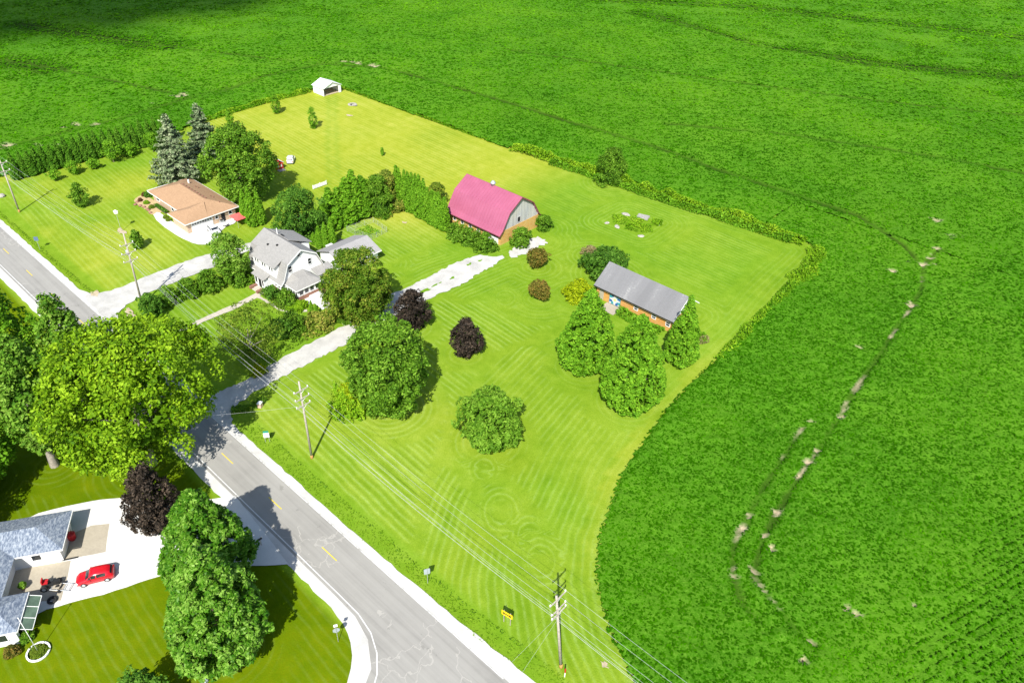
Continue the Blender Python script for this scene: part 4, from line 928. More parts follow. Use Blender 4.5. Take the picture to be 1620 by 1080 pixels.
for s_ in (1, -1):
    for i in range(3):
        (a, za), (b, zb_) = rp[i], rp[i+1]
        MB().ext([(bx1+.46, byc+s_*a, za-.28), (bx1+.46, byc+s_*a, za-.02), (bx1+.46, byc+s_*b, zb_-.02), (bx1+.46, byc+s_*b, zb_-.28)], (.05, 0, 0)).build('rake_board', MT['maroon_trim'], barn)
    MB().box(bx0-.5, bx1+.45, byc+s_*7.05-.03, byc+s_*7.05+.03, 2.42, 2.60).build('fascia', MT['maroon_trim'], barn)
v_ = MB(); v_.lathe([(.42, 0), (.42, .55), (.62, .62), (.62, .72), (.30, 1.15), (.05, 1.3)], 12, (-105.3, byc, 9.25)); v_.build('roof_ventilator', MT['galv'], barn, True)
for i, xx in enumerate((-111.2, -108.7, -106.2, -103.7, -101.6)):
    window(barn, 'y', xx-.38, xx+.38, .95, 1.85, by0, out=-1, mull=True)
d_ = door(barn, 'y', -100.7, -97.7, 0, 1.55, by0, 'white_trim', -1, 'sliding_door')
MB().box(-100.7, -97.7, by0-.04, by0+.02, 1.56, 1.95).build('dark_opening', MT['black_open'], barn)
window(barn, 'x', 111.5, 112.35, 3.6, 4.8, bx1-.07, 'boards', 1, 'black_open')

# --- long shed
shed = thing('tile_shed', 'long low shed with plain grey roof and orange tile walls', 'shed', (0, 0, 0))
sx0, sx1, sy0, sy1 = -69.8, -52.9, 104.5, 112.6; syc = (sy0+sy1)/2
MB().ext([(sx0, sy0, -.2), (sx0, sy0, 2.75), (sx0, syc, 5.75), (sx0, sy1, 2.75), (sx0, sy1, -.2)], (sx1-sx0, 0, 0)).build('wall', MT['tile_rust'], shed)
MB().ext([(sx1+.003, sy0+.2, 2.6), (sx1+.003, syc, 5.65), (sx1+.003, sy1-.2, 2.6)], (.05, 0, 0)).build('gable_cladding', MT['white_paint'], shed)
for s_ in (-1, 1):
    MB().slab([(sx0-.5, syc+s_*4.6, 2.72), (sx1+.6, syc+s_*4.6, 2.72), (sx1+.6, syc, 6.1), (sx0-.5, syc, 6.1)], .14).build('roof', MT['shed_roof'], shed)
    MB().box(sx0-.5, sx1+.6, syc+s_*4.62-.03, syc+s_*4.62+.03, 2.46, 2.66).build('fascia', MT['black_paint'], shed)
MB().ext([(sx1+.61, syc, 5.8), (sx1+.61, syc+4.6, 2.45), (sx1+.61, syc+4.6, 2.7), (sx1+.61, syc, 6.07)], (.04, 0, 0)).build('rake_board', MT['white_trim'], shed)
MB().ext([(sx1+.61, syc, 5.8), (sx1+.61, syc-4.6, 2.45), (sx1+.61, syc-4.6, 2.7), (sx1+.61, syc, 6.07)], (.04, 0, 0)).build('rake_board', MT['white_trim'], shed)
door(shed, 'y', -69.1, -68.1, 0, 2.05, sy0, 'concrete_tan', -1)
window(shed, 'y', -61.0, -60.2, 1.25, 2.0, sy0, 'white_trim', -1, mull=True)
window(shed, 'y', -57.0, -56.2, 1.25, 2.0, sy0, 'white_trim', -1, mull=True)
window(shed, 'y', -53.9, -53.1, 1.05, 1.9, sy0, 'white_trim', -1, mull=True)
# barn quilt board
MT['quilt_white'] = plain('quilt_white', (.50, .52, .52), .6)
q = thing('quilt_board', 'square blue and white quilt board with a star on the shed wall', 'sign', (-65.4, sy0-.06, 1.25))
MB().box(-1.25, 1.25, -.05, .05, -1.15, 1.15).build('board', MT['quilt_white'], q)
BL = plain('quilt_blue', (.02, .10, .30), .5); TE = plain('quilt_teal', (.03, .26, .30), .5); YL = plain('quilt_yellow', (.60, .55, .14), .5)
for k in range(4):
    for j in range(2):
        s1 = (-1, 1, 1, -1)[k]; s2 = (-1, -1, 1, 1)[k]
        P = [(s1*.14, s2*1.10), (s1*.82, s2*1.10), (s1*.72, s2*.52), (s1*.34, s2*.46)] if j == 0 else [(s1*1.20, s2*.14), (s1*1.20, s2*.80), (s1*.62, s2*.62), (s1*.52, s2*.28)]
        MB().ext([(a, -.062, b) for a, b in P], (0, .01, 0)).build('quilt_petal', BL if (k+j) % 2 else TE, q)
MB().ext([(.42*math.cos(t)*(1 if i % 2 else .5), -.062, .42*math.sin(t)*(1 if i % 2 else .5)) for i, t in enumerate(np.linspace(0, 2*math.pi, 16, endpoint=False))], (0, .01, 0)).build('quilt_star', YL, q)
for s_ in (-1, 1):
    MB().box(s_*1.25-.03, s_*1.25+.03, -.07, .06, -1.18, 1.18).build('quilt_border', TE, q)
MB().box(-67, -63.6, 101.6, 104.3, -.05, .06).build('door_slab', MT['concrete_tan'], shed)

# --- farmhouse
fh = thing('farmhouse', 'white farmhouse with grey gambrel roof, dormers and sun porch', 'house', (0, 0, 0))
X0, X1, FC = -124.0, -112.6, 66.75
MB().ext([(X0, FC-4.5, -.2), (X0, FC-4.5, 3.3), (X0, FC-3.1, 6.4), (X0, FC, 8.3), (X0, FC+3.1, 6.4), (X0, FC+4.5, 3.3), (X0, FC+4.5, -.2)], (X1-X0, 0, 0)).build('wall', MT['siding'], fh)
MB().box(X0-.06, X1+.06, FC-4.56, FC+4.56, -.2, .75).build('foundation', MT['brick_red'], fh)
fr = [(-5.3, 2.75), (-4.55, 3.5), (-3.25, 6.62), (0, 8.6)]; first = None
for s_ in (1, -1):
    for i in range(3):
        (a, za), (b, zb_) = fr[i], fr[i+1]
        o_ = MB().slab([(X0-.55, FC+s_*a, za), (X1+.40, FC+s_*a, za), (X1+.40, FC+s_*b, zb_), (X0-.55, FC+s_*b, zb_)], .14).build('roof' if first is None else 'roof_slope', MT['shingle_grey'], fh); first = first or o_
        MB().ext([(X1+.41, FC+s_*a, za-.30), (X1+.41, FC+s_*a, za-.02), (X1+.41, FC+s_*b, zb_-.02), (X1+.41, FC+s_*b, zb_-.30)], (.05, 0, 0)).build('rake_board', MT['white_trim'], fh)
for s_ in (1, -1):
    MB().box(X0-.55, X1+.4, FC+s_*5.33-.03, FC+s_*5.33+.03, 2.50, 2.72).build('fascia', MT['white_trim'], fh)
dm = MB().box(-122.0, -114.5, 61.95, 64.6, 3.3, 5.62).build('dormer', MT['siding'], fh)
MB().slab([(-122.35, 61.55, 5.60), (-114.15, 61.55, 5.60), (-114.15, 63.75, 6.86), (-122.35, 63.75, 6.86)], .12).build('dormer_roof', MT['shingle_grey'], dm)
for xc in (-121.0, -120.2, -118.6, -117.8, -116.2, -115.4):
    window(dm, 'y', xc-.24, xc+.24, 4.35, 5.15, 61.95, out=-1)
rd = MB().box(-123.4, -117.6, 68.6, 72.0, 3.3, 6.25).build('rear_dormer', MT['siding'], fh)
MB().slab([(-123.7, 72.5, 6.12), (-117.2, 72.5, 6.12), (-117.2, 67.4, 8.42), (-123.7, 67.4, 8.42)], .12).build('dormer_roof', MT['shingle_grey'], rd)
window(fh, 'x', 66.05, 66.65, 7.05, 7.75, X1, mull=True); window(fh, 'x', 68.15, 68.85, 4.6, 5.8, X1, mull=True); window(fh, 'x', 63.75, 64.45, 4.55, 5.8, X1, mull=True)
for xc, yc in ((-120.2, 64.6), (-118.0, 65.3)):
    z_ = 8.6-(FC-yc)*.61
    MB().box(xc-.18, xc+.18, yc-.18, yc+.18, z_-.05, z_+.22).build('roof_vent', MT['black_paint'], fh)
MB().tube((-121.0, 67.4, 8.0), (-121.0, 67.4, 9.5), .09, .09, 8).build('vent_pipe', MT['white_trim'], fh)
MB().box(-120.3, -119.4, 67.6, 67.9, 8.0, 8.42).build('ridge_vent', MT['black_paint'], fh)
# front porch bay
pb = MB().box(-120.1, -116.6, 60.55, 62.2, -.1, 2.55).build('entry_porch', MT['siding'], fh)
MB().slab([(-120.5, 60.15, 2.68), (-116.3, 60.15, 2.68), (-116.3, 62.6, 3.55), (-120.5, 62.6, 3.55)], .12).build('porch_roof', MT['shingle_grey'], pb)
door(pb, 'y', -118.7, -117.8, .35, 2.3, 60.55, 'black_open', -1)
window(pb, 'y', -117.5, -116.9, .9, 2.2, 60.55, out=-1); window(pb, 'y', -119.8, -119.1, .9, 2.2, 60.55, out=-1)
MB().box(-119.2, -117.4, 59.6, 60.5, -.1, .28).box(-119.2, -117.4, 59.1, 59.58, -.1, .14).build('step', MT['walk'], fh)
for xx in (-119.6, -117.2): MB().box(xx-.25, xx+.25, 58.9, 60.4, -.1, .55).build('brick_pier', MT['brick_red'], fh)
for xc in (-122.6, -115.4, -114.3, -113.4): window(fh, 'y', xc-.35, xc+.35, 1.1, 2.3, FC-4.5, out=-1, mull=True)
# sun porch
sp = MB().box(X1, -109.2, 62.95, 68.1, .85, 2.62).build('sun_porch', MT['siding'], fh)
MB().box(X1, -109.14, 62.89, 68.16, -.2, .84).build('porch_base', MT['brick_red'], sp)
A, Bq, Cq, Dq, E_, F_ = (-108.75, 62.45, 2.68), (-108.75, 68.5, 2.68), (X1, 68.5, 2.68), (X1, 62.45, 2.68), (X1+.03, 66.7, 4.15), (X1+.03, 64.3, 4.15)
PR = MB(); PR.add([A, Bq, Cq, Dq, E_, F_, (-110.6, 66.5, 3.75), (-110.6, 64.5, 3.75)], [(0, 1, 6, 7), (3, 0, 7, 5), (1, 2, 4, 6), (5, 7, 6, 4), (0, 3, 2, 1)]); PR.build('sun_porch_roof', MT['shingle_grey'], sp)
MB().box(-108.78, -108.70, 62.40, 68.55, 2.48, 2.66).build('fascia', MT['white_trim'], sp); MB().box(X1, -108.79, 62.38, 62.44, 2.48, 2.66).build('fascia', MT['white_trim'], sp)
for ya in (63.3, 64.5, 65.7, 66.9): window(sp, 'x', ya, ya+.85, 1.15, 2.15, -109.2)
for xa in (-112.2, -111.4, -110.6, -109.9): window(sp, 'y', xa, xa+.5, 1.1, 2.2, 62.95, out=-1)
MB().box(-109.1, -107.6, 65.2, 67.8, -.1, .35).build('step', MT['concrete'], fh)
for yy in (62.6, 68.3): MB().box(-109.0, -108.2, yy-.4, yy+.4, -.1, .7).build('brick_pier', MT['brick_red'], fh)
bp = MB().slab([(-110.4, 68.6, 2.72), (-110.4, 72.6, 2.72), (X1, 72.6, 3.45), (X1, 68.6, 3.45)], .12).build('back_porch_roof', MT['shingle_grey'], fh)
for yy in (68.9, 70.6, 72.3): MB().box(-110.65, -110.5, yy-.07, yy+.07, 0, 2.6).build('post', MT['white_trim'], bp)
MB().box(X1, -110.4, 68.6, 72.6, -.1, .25).build('porch_floor', MT['wood_grey'], fh)

# --- garage behind the farmhouse
ga = thing('garage', 'low garage with wide pale grey roof behind the rust tinted maple', 'garage', (0, 0, 0))
MB().ext([(-118.3, 74.7, -.1), (-118.3, 74.7, 2.5), (-114.4, 74.7, 4.0), (-110.6, 74.7, 2.5), (-110.6, 74.7, -.1)], (0, 8.7, 0)).build('wall', MT['white_paint'], ga)
for a, b in ((-118.95, -114.4), (-109.95, -114.4)):
    o_ = MB().slab([(a, 74.2, 2.5), (a, 83.95, 2.5), (b, 83.95, 4.25), (b, 74.2, 4.25)], .12).build('roof', MT['shingle_garage'], ga)
MB().box(-109.93, -109.87, 74.2, 83.95, 2.28, 2.48).build('gutter', MT['white_trim'], ga)
for ya in (76.2, 80.0): door(ga, 'x', ya, ya+2.6, 0, 2.1, -110.6, 'white_trim', 1, 'garage_door')
window(ga, 'y', -113.2, -112.2, 1.0, 1.9, 83.4, out=1); door(ga, 'y', -116.6, -115.7, 0, 2.0, 83.4, 'black_open', 1)
cov = thing('covered_cart', 'dark covered heap beside the garage rear corner', 'cart', (-120.2, 81.4, 0))
MB().lathe([(.9, 0), (1.05, .5), (.95, 1.3), (.6, 1.8), (.1, 2.0)], 10).build('cover', MT['black_paint'], cov, True)
wb = thing('white_cabinet', 'small white cabinet standing behind the garage', 'cabinet', (-120.6, 78.8, 0))
MB().box(-.6, .6, -.7, .7, 0, 1.3).build('body', MT['white_trim'], wb); MB().box(-.66, .66, -.76, .76, 1.31, 1.4).build('lid', MT['white_paint'], wb)

# --- ranch house
ra = thing('ranch_house', 'tan brick ranch house with brown hipped shingle roof', 'house', (0, 0, 0))
MB().box(-168.2, -148.2, 64.0, 73.2, -.2, 2.62).build('wall', MT['tan_brick'], ra)
MB().box(-154.6, -148.195, 61.7, 63.998, -.2, 2.62).build('garage_wall', MT['tan_brick'], ra)
RZ = 4.65
RV = [(-168.9, 63.3, 2.66), (-147.6, 63.3, 2.66), (-147.6, 73.9, 2.66), (-169.4, 73.9, 2.66), (-163.2, 68.6, RZ), (-152.6, 68.6, RZ)]
RF = MB(); RF.add(RV, [(0, 1, 5, 4), (1, 2, 5), (2, 3, 4, 5), (3, 0, 4), (3, 2, 1, 0)])
rf = RF.build('roof', MT['shingle_brown'], ra)
R2 = MB(); R2.add([(-155.2, 61.05, 2.67), (-147.55, 61.05, 2.67), (-147.55, 66.4, 2.67), (-155.2, 63.3, 2.67), (-151.4, 64.5, 4.0), (-151.4, 68.0, 4.45)], [(0, 1, 4), (1, 2, 5, 4), (3, 0, 4, 5)]); R2.build('garage_roof', MT['shingle_brown'], ra)
for (a, b, c, d) in ((-169.4, -169.34, 63.3, 73.9), (-147.54, -147.48, 61.0, 73.9)):
    MB().box(a, b, c, d, 2.46, 2.65).build('gutter', MT['white_trim'], ra)
MB().box(-168.9, -155.25, 63.22, 63.28, 2.46, 2.65).build('gutter', MT['white_trim'], ra); MB().box(-155.2, -147.55, 60.98, 61.03, 2.46, 2.65).build('gutter', MT['white_trim'], ra); MB().box(-169.3, -147.6, 73.92, 73.98, 2.46, 2.65).build('gutter', MT['white_trim'], ra)
gd = door(ra, 'x', 62.6, 67.6, 0, 2.15, -148.19, 'white_trim', 1, 'garage_door')
for k in range(8):
    MB().box(-148.13, -148.11, 62.75+k*.6, 63.2+k*.6, 1.62, 1.95).build('door_pane', MT['dark_glass'], gd)
window(ra, 'x', 68.3, 68.9, 1.2, 2.0, -148.2); window(ra, 'x', 71.6, 72.3, 1.2, 2.0, -148.2); door(ra, 'x', 69.7, 70.6, 0, 2.05, -148.2, 'black_open')
for xa in (-159.6, -157.8): window(ra, 'y', xa, xa+1.1, .8, 2.1, 64.0, out=-1)
window(ra, 'y', -166.6, -165.2, 1.0, 2.1, 64.0, out=-1); door(ra, 'y', -156.2, -155.2, 0, 2.1, 64.0, 'white_trim', -1)
for k in range(9):
    MB().box(-163.0+k*1.25, -162.55+k*1.25, 69.0, 69.3, RZ-.18, RZ+.02).build('roof_vent', MT['brick_red'], ra)
for x_, y_ in ((-161.2, 71.2), (-160.4, 71.4), (-154.2, 71.0), (-153.4, 71.2), (-150.2, 70.9)):
    MB().tube((x_, y_, 3.2), (x_, y_, 4.05-.02*(y_-71)), .1, .1, 8).build('vent_pipe', MT['brick_red'], ra)
MB().tube((-164.2, 71.2, 3.3), (-164.2, 71.2, 4.5), .2, .2, 8).build('flue', MT['white_trim'], ra)
# bed before the ranch: shrubs and edging clumps
bedshrubs = (((-170.68, 61.80), .55, .7, 'leaf_purple', 'purple-brown low plant at the tip of the ranch flower bed'), ((-171.70, 64.13), .95, 1.3, 'leaf_deep', 'dark leafy shrub at the house corner of the ranch flower bed'), ((-172.63, 63.66), .6, .9, 'leaf_purple', 'dark reddish shrub beside the ranch house corner'),
             ((-168.42, 62.21), .7, .7, 'leaf_weed', 'lime green mound plant at the middle of the ranch bed'), ((-165.47, 61.96), .7, .7, 'leaf_olive', 'olive mound plant near the walk in the ranch bed'),
             ((-158.59, 61.76), .6, .6, 'leaf_olive', 'clipped olive shrub by the ranch garage walk, nearer the door'), ((-156.97, 61.67), .65, .6, 'leaf_olive', 'clipped olive shrub by the ranch garage walk, nearer the drive'))
for i, (c, R, H, mt, lab) in enumerate(bedshrubs):
    t = thing('bed_shrub', lab, 'shrub', (c[0], c[1], 0), i, 'shrubs around the ranch house')
    V, v = crown_arrays(R, 0, H, 'dome', .16, 2.2, 1300+i, .12, .34); crown_obj('crown', mt, t, V, v); trunk_obj(R, H, .05, t, 'bark', 1320+i, .04)
t = thing('clipped_hedge', 'narrow clipped green hedge along the ranch front wall', 'hedge', (-163.0, 63.0, 0))
r_ = np.random.default_rng(77); n_ = 2600; C_ = np.stack([(r_.random(n_)-.5)*5.0, (r_.random(n_)-.5)*.8, .15+.65*r_.random(n_)**.5], -1)
crown_obj('foliage', 'leaf_deep', t, leaves(C_, r_.normal(size=(n_, 3))*.5+[0, 0, .6], .16, r_), r_.random(n_)); MB().box(-2.4, 2.4, -.3, .3, 0, .6).build('stems', MT['bark'], t)
for i, c in enumerate(((-169.59, 60.07), (-170.55, 60.98), (-168.18, 60.59), (-166.97, 60.89), (-165.56, 60.95), (-164.76, 60.85), (-163.27, 60.56))):
    o_ = MB().lathe([(.42, 0), (.40, .16), (.2, .26), (.03, .29)], 9).build('edging_clump', MT['brick_red'], None, True); o_.location = (c[0], c[1], .02)
    tag(o_, 'round dark reddish clump in the pale ranch bed, %s from the outer tip' % ORD[i], 'clump', 'dark clumps edging the ranch bed')
# red canopy between ranch and evergreen trio
cp = thing('red_canopy', 'red fabric canopy beside the ranch house garage end', 'canopy', (-144.6, 72.2, 0))
for a, b in ((-1.5, -1.5), (1.5, -1.5), (1.5, 1.5), (-1.5, 1.5)): MB().tube((a, b, 0), (a, b, 1.9), .04, .04, 6).build('pole', MT['galv'], cp)
cc = MB(); cc.add([(-1.65, -1.65, 1.85), (1.65, -1.65, 1.85), (1.65, 1.65, 1.85), (-1.65, 1.65, 1.85), (0, 0, 2.75)], [(0, 1, 4), (1, 2, 4), (2, 3, 4), (3, 0, 4)]); cc.build('fabric_top', MT['red_cloth'], cp)
hp = thing('heat_pump', 'grey outdoor unit against the ranch house end wall', 'appliance', (-147.4, 69.2, 0)); MB().box(-.4, .4, -.4, .4, 0, .9).build('cabinet', MT['galv'], hp); MB().lathe([(.33, .905), (.33, .95), (.1, .96)], 12).build('fan_grille', MT['black_paint'], hp)
tb = thing('patio_table', 'white round table outside the ranch house end wall', 'table', (-145.8, 68.9, 0)); MB().lathe([(.75, .70), (.75, .76)], 16).build('table_top', MT['white_trim'], tb); MB().tube((0, 0, 0), (0, 0, .7), .06, .06, 8).build('leg', MT['white_trim'], tb)

# --- white open shed at the far corner
ws = thing('white_shed', 'white metal shed with one open dark end at the lawn corner', 'shed', (0, 0, 0))
wx0, wx1, wy0, wy1 = -207.6, -202.0, 136.6, 143.3; wc = (wy0+wy1)/2
m = MB(); m.box(wx0, wx1, wy0, wy0+.08, 0, 2.5); m.box(wx0, wx1, wy1-.08, wy1, 0, 2.5); m.box(wx0, wx0+.08, wy0+.09, wy1-.09, 0, 2.5); m.build('wall', MT['white_paint'], ws)
MB().ext([(wx1-.1, wy0+.1, 2.35), (wx1-.1, wc, 3.75), (wx1-.1, wy1-.1, 2.35)], (.06, 0, 0)).build('gable', MT['white_paint'], ws)
MB().ext([(wx0+.02, wy0+.1, 2.35), (wx0+.02, wc, 3.75), (wx0+.02, wy1-.1, 2.35)], (.06, 0, 0)).build('gable', MT['white_paint'], ws)
for s_ in (-1, 1): MB().slab([(wx0-.3, wc+s_*3.7, 2.42), (wx1+.35, wc+s_*3.7, 2.42), (wx1+.35, wc, 3.95), (wx0-.3, wc, 3.95)], .08).build('roof', MT['white_paint'], ws)
MB().box(wx1-.2, wx1+.02, wy1-.9, wy1-.1, 0, 2.35).build('door_jamb', MT['white_paint'], ws); MB().box(wx0+.1, wx1-.3, wy0+.1, wy1-.1, .0, .02).build('earth_floor', MT['soil'], ws)

# --- red playhouse by the big tree
ph_ = thing('red_playhouse', 'little red playhouse with pale roof behind the big dark tree', 'playhouse', (-164.9, 94.9, 0))
MB().box(-1.4, 1.4, -1.0, 1.0, 0, 1.9).build('wall', MT['red_paint'], ph_)
for s_ in (-1, 1): MB().slab([(-1.6, s_*1.3, 1.75), (1.6, s_*1.3, 1.75), (1.6, 0, 2.6), (-1.6, 0, 2.6)], .08).build('roof', MT['white_paint' if s_ > 0 else 'red_paint'], ph_)
for s_ in (-1, 1): MB().box(1.405, 1.43, s_*.5-.16, s_*.5+.16, .7, 1.4).build('window', MT['white_trim'], ph_)
MB().box(1.4, 2.6, -.9, .9, 0, .15).build('deck', MT['wood_grey'], ph_)
sl = thing('orange_toy', 'low orange toy lying on the lawn beside the white car', 'toy', (-167.3, 97.8, 0)); MB().box(-.6, .6, -.25, .25, .02, .25).box(-.2, .2, -.2, .2, .26, .5).build('body', MT['orange_paint'], sl)
for k, (a, b) in enumerate((((-148.2, 92.2), (-148.1, 97.9)),)):
    f_ = thing('white_fence', 'white board fence showing behind the bushy evergreens', 'fence', (0, 0, 0))
    for j in range(1, 4): MB().box(-148.25, -148.15, 92.0+j*2-.06, 92.0+j*2+.06, 0, 1.1).build('post', MT['white_trim'], f_)
    for j in range(3, 9): MB().box(-148.14, -148.10, 92.08+j*.66, 92.68+j*.66, .1, 1.0).build('board', MT['white_trim'], f_)

# --- house at the lower left (turned to the road)
HA = math.radians(-32.5)
bl = thing('blue_roof_house', 'white house with speckled blue-grey roof in the lower left corner', 'house', (-80.6, 8.4, 0), HA)
# local: +x towards the camera side, +y towards the drive; garage corner at the origin
MB().box(-5.2, 0, -14.5, 0, -.1, 2.7).build('garage_wall', MT['white_paint'], bl)
MB().box(-5.6, 10.9, -18, -5.4, -.1, 2.69).build('wall', MT['white_paint'], bl)
MB().box(6.7, 10.9, -5.39, -2.4, -.1, 2.69).build('wing_wall', MT['white_paint'], bl)
g1 = MB(); g1.add([(-5.8, .65, 2.75), (.6, .65, 2.75), (.6, -15, 2.75), (-5.8, -15, 2.75), (-2.6, -2.6, 4.1), (-2.6, -15, 4.1)], [(0, 1, 4), (1, 2, 5, 4), (3, 0, 4, 5), (0, 3, 2, 1)]); g1.build('roof', MT['shingle_blue'], bl)
g2 = MB(); g2.add([(-1.0, -4.6, 2.74), (11.4, -4.6, 2.74), (11.4, -18.5, 2.74), (-1.0, -18.5, 2.74), (-1, -11, 4.9), (7.5, -11, 4.9)], [(0, 1, 5, 4), (1, 2, 5), (2, 3, 4, 5), (0, 3, 2, 1)]); g2.build('main_roof', MT['shingle_blue'], bl)
g3 = MB(); g3.add([(6.2, -1.85, 2.73), (11.4, -1.85, 2.73), (11.4, -9, 2.73), (6.2, -9, 2.73), (8.8, -4.4, 3.85), (8.8, -9, 3.85)], [(0, 1, 4), (1, 2, 5, 4), (3, 0, 4, 5), (0, 3, 2, 1)]); g3.build('wing_roof', MT['shingle_blue'], bl)
MB().box(-5.85, .65, .66, .72, 2.55, 2.74).build('gutter', MT['white_trim'], bl); MB().box(.61, .67, -4.7, .65, 2.55, 2.74).build('gutter', MT['white_trim'], bl); MB().box(6.2, 11.4, -1.84, -1.78, 2.55, 2.72).build('gutter', MT['white_trim'], bl); MB().box(11.41, 11.47, -18, -1.85, 2.55, 2.72).build('gutter', MT['white_trim'], bl)
door(bl, 'y', -4.6, -.6, 0, 2.2, 0, 'white_trim', 1, 'garage_door'); window(bl, 'x', -3.2, -2.2, 1.0, 2.0, 0)
for xa in (7.0, 8.3, 9.6): window(bl, 'y', xa, xa+.9, .6, 2.3, -2.4, out=1)
for ya in (-4.6, -8.0): window(bl, 'x', ya, ya+1.2, .8, 2.1, 10.9)
aw = MB(); aw.add([(6.5, -1.76, 2.5), (11.0, -1.76, 2.5), (11.0, -.6, 2.0), (6.5, -.6, 2.0)], [(0, 1, 2, 3)]); aw.build('glass_awning', MT['glass_clear'], bl)
for xa in (6.5, 8.0, 9.5, 11.0): MB().tube((xa, -1.76, 2.52), (xa, -.6, 2.02), .035, .035, 6).build('awning_bar', MT['white_trim'], bl); 
MB().tube((6.5, -.6, 2.02), (11.0, -.6, 2.02), .04, .04, 6).build('awning_bar', MT['white_trim'], bl)
def blp(x, y, z=0): return Matrix.Rotation(HA, 3, 'Z') @ Vector((x, y, z))+Vector((-80.6, 8.4, 0))

# ------------------------------------------------------------------ cars
def car(name, label, loc, rz, L, W, Hh, mat, hood=None):
    t = thing(name, label, 'car', loc, rz)
    h = L/2; w = W/2
    # station: x, bottom z, belt z, top z, half width at belt, half width at top
    st = [(-h, .42, .78, .80, w*.80, w*.70), (-h+.10, .30, .90, .95, w*.92, w*.78), (-h+.35, .26, .96, Hh*.82, w*.98, w*.70), (-h+.75, .24, .97, Hh*.965, w, w*.70), (-.25, .24, .96, Hh, w, w*.72),
          (.35, .24, .95, Hh*.97, w, w*.72), (h-1.55, .24, .94, Hh*.80, w, w*.74), (h-1.15, .24, .92, .99, w, w*.80), (h-.45, .26, .84, .90, w*.96, w*.74), (h-.12, .30, .70, .76, w*.86, w*.62), (h, .38, .58, .62, w*.74, w*.5)]
    V = []; F = []
    for x, zb, ze, zt, wb, wt in st: V += [(x, -wb*.94, zb), (x, -wb, zb+(ze-zb)*.5), (x, -wb*.97, ze), (x, -wt, zt), (x, -wt*.5, zt+.02), (x, wt*.5, zt+.02), (x, wt, zt), (x, wb*.97, ze), (x, wb, zb+(ze-zb)*.5), (x, wb*.94, zb)]
    n = 10
    for i in range(len(st)-1):
        for j in range(n): F.append((i*n+j, i*n+(j+1) % n, (i+1)*n+(j+1) % n, (i+1)*n+j))
    F += [tuple(range(n-1, -1, -1)), tuple(range((len(st)-1)*n, len(st)*n))]
    body = mobj('body', V, F, MT[mat], t, True)
    def pane(i0, i1, j0, j1, k0, k1, nm_='window', mt='dark_glass', off=.012):
        A = np.array(V).reshape(len(st), n, 3)
        def at(i, j, u, v_): return (A[i][j]*(1-u)*(1-v_)+A[i+1][j]*u*(1-v_)+A[i][j+1]*(1-u)*v_+A[i+1][j+1]*u*v_)
        P = [at(i0, j0, k0[0], k1[0]), at(i0, j0, k0[1], k1[0]), at(i0, j0, k0[1], k1[1]), at(i0, j0, k0[0], k1[1])]
        N_ = np.cross(P[1]-P[0], P[2]-P[0]); N_ /= np.linalg.norm(N_); c = np.mean(P, 0)
        if N_ @ (c-np.array([0, 0, .7])) < 0: N_ = -N_
        mobj(nm_, [p+N_*off for p in P], [(0, 1, 2, 3)], MT[mt], t)
    for j in (2, 6):
        for i in (3, 4, 5): pane(i, i, j, j, (.06, .94), (.14, .86) if j == 2 else (.14, .86))
        pane(6, 6, j, j, (.0, .45), (.25, .8))
    for j in (3, 4, 5):
        pane(6, 6, j, j, (.02, .98), (.06 if j == 3 else 0, .94 if j == 5 else 1), 'windscreen'); pane(5, 5, j, j, (.55, 1.0), (.08 if j == 3 else 0, .92 if j == 5 else 1), 'windscreen')
        pane(1, 1, j, j, (.3, .95), (.06 if j == 3 else 0, .94 if j == 5 else 1), 'rear_window')
    if hood:
        for j in (3, 4, 5): pane(7, 7, j, j, (.0, 1.0), (0, 1), 'hood', hood)
        for j in (3, 4, 5): pane(8, 8, j, j, (.0, 1.0), (0, 1), 'hood', hood)
    for s_ in (-1, 1):
        MB().box(h-.32, h-.10, s_*w*.72-.16, s_*w*.72+.16, .60, .76).build('headlight', MT['lamp_clear'], t)
        MB().box(-h-.01, -h+.12, s_*w*.74-.12, s_*w*.74+.12, .70, .90).build('tail_light', MT['lamp_red'], t)
        MB().box(h-1.75, h-1.58, s_*(w+.10)-.10, s_*(w+.10)+.10, .92, 1.06).build('mirror', MT[mat], t)
        for xx in (-h+.80, h-.85):
            ty = MB(); ty.tube((xx, s_*(w-.20), .33), (xx, s_*(w+.02), .33), .33, .33, 16); o_ = ty.build('wheel', MT['rubber'], t)
            MB().tube((xx, s_*(w+.021), .33), (xx, s_*(w+.035), .33), .21, .20, 12).build('rim', MT['galv'], o_)
    MB().box(h-.06, h+.02, -.35, .35, .40, .52).build('grille', MT['black_paint'], t)
    return t
car('red_car', 'small red hatchback parked on the white concrete drive', (-75.05, 10.0, .03), math.radians(62+180), 4.25, 1.8, 1.55, 'car_red')
car('white_car', 'white car parked in front of the ranch garage door', (-145.1, 65.9, .04), math.radians(-8), 4.3, 1.8, 1.5, 'car_white')
car('white_car', 'white car with dark bonnet parked on the back lawn', (-166.0, 99.8, 0), math.radians(140), 4.2, 1.8, 1.65, 'car_white', 'black_paint')

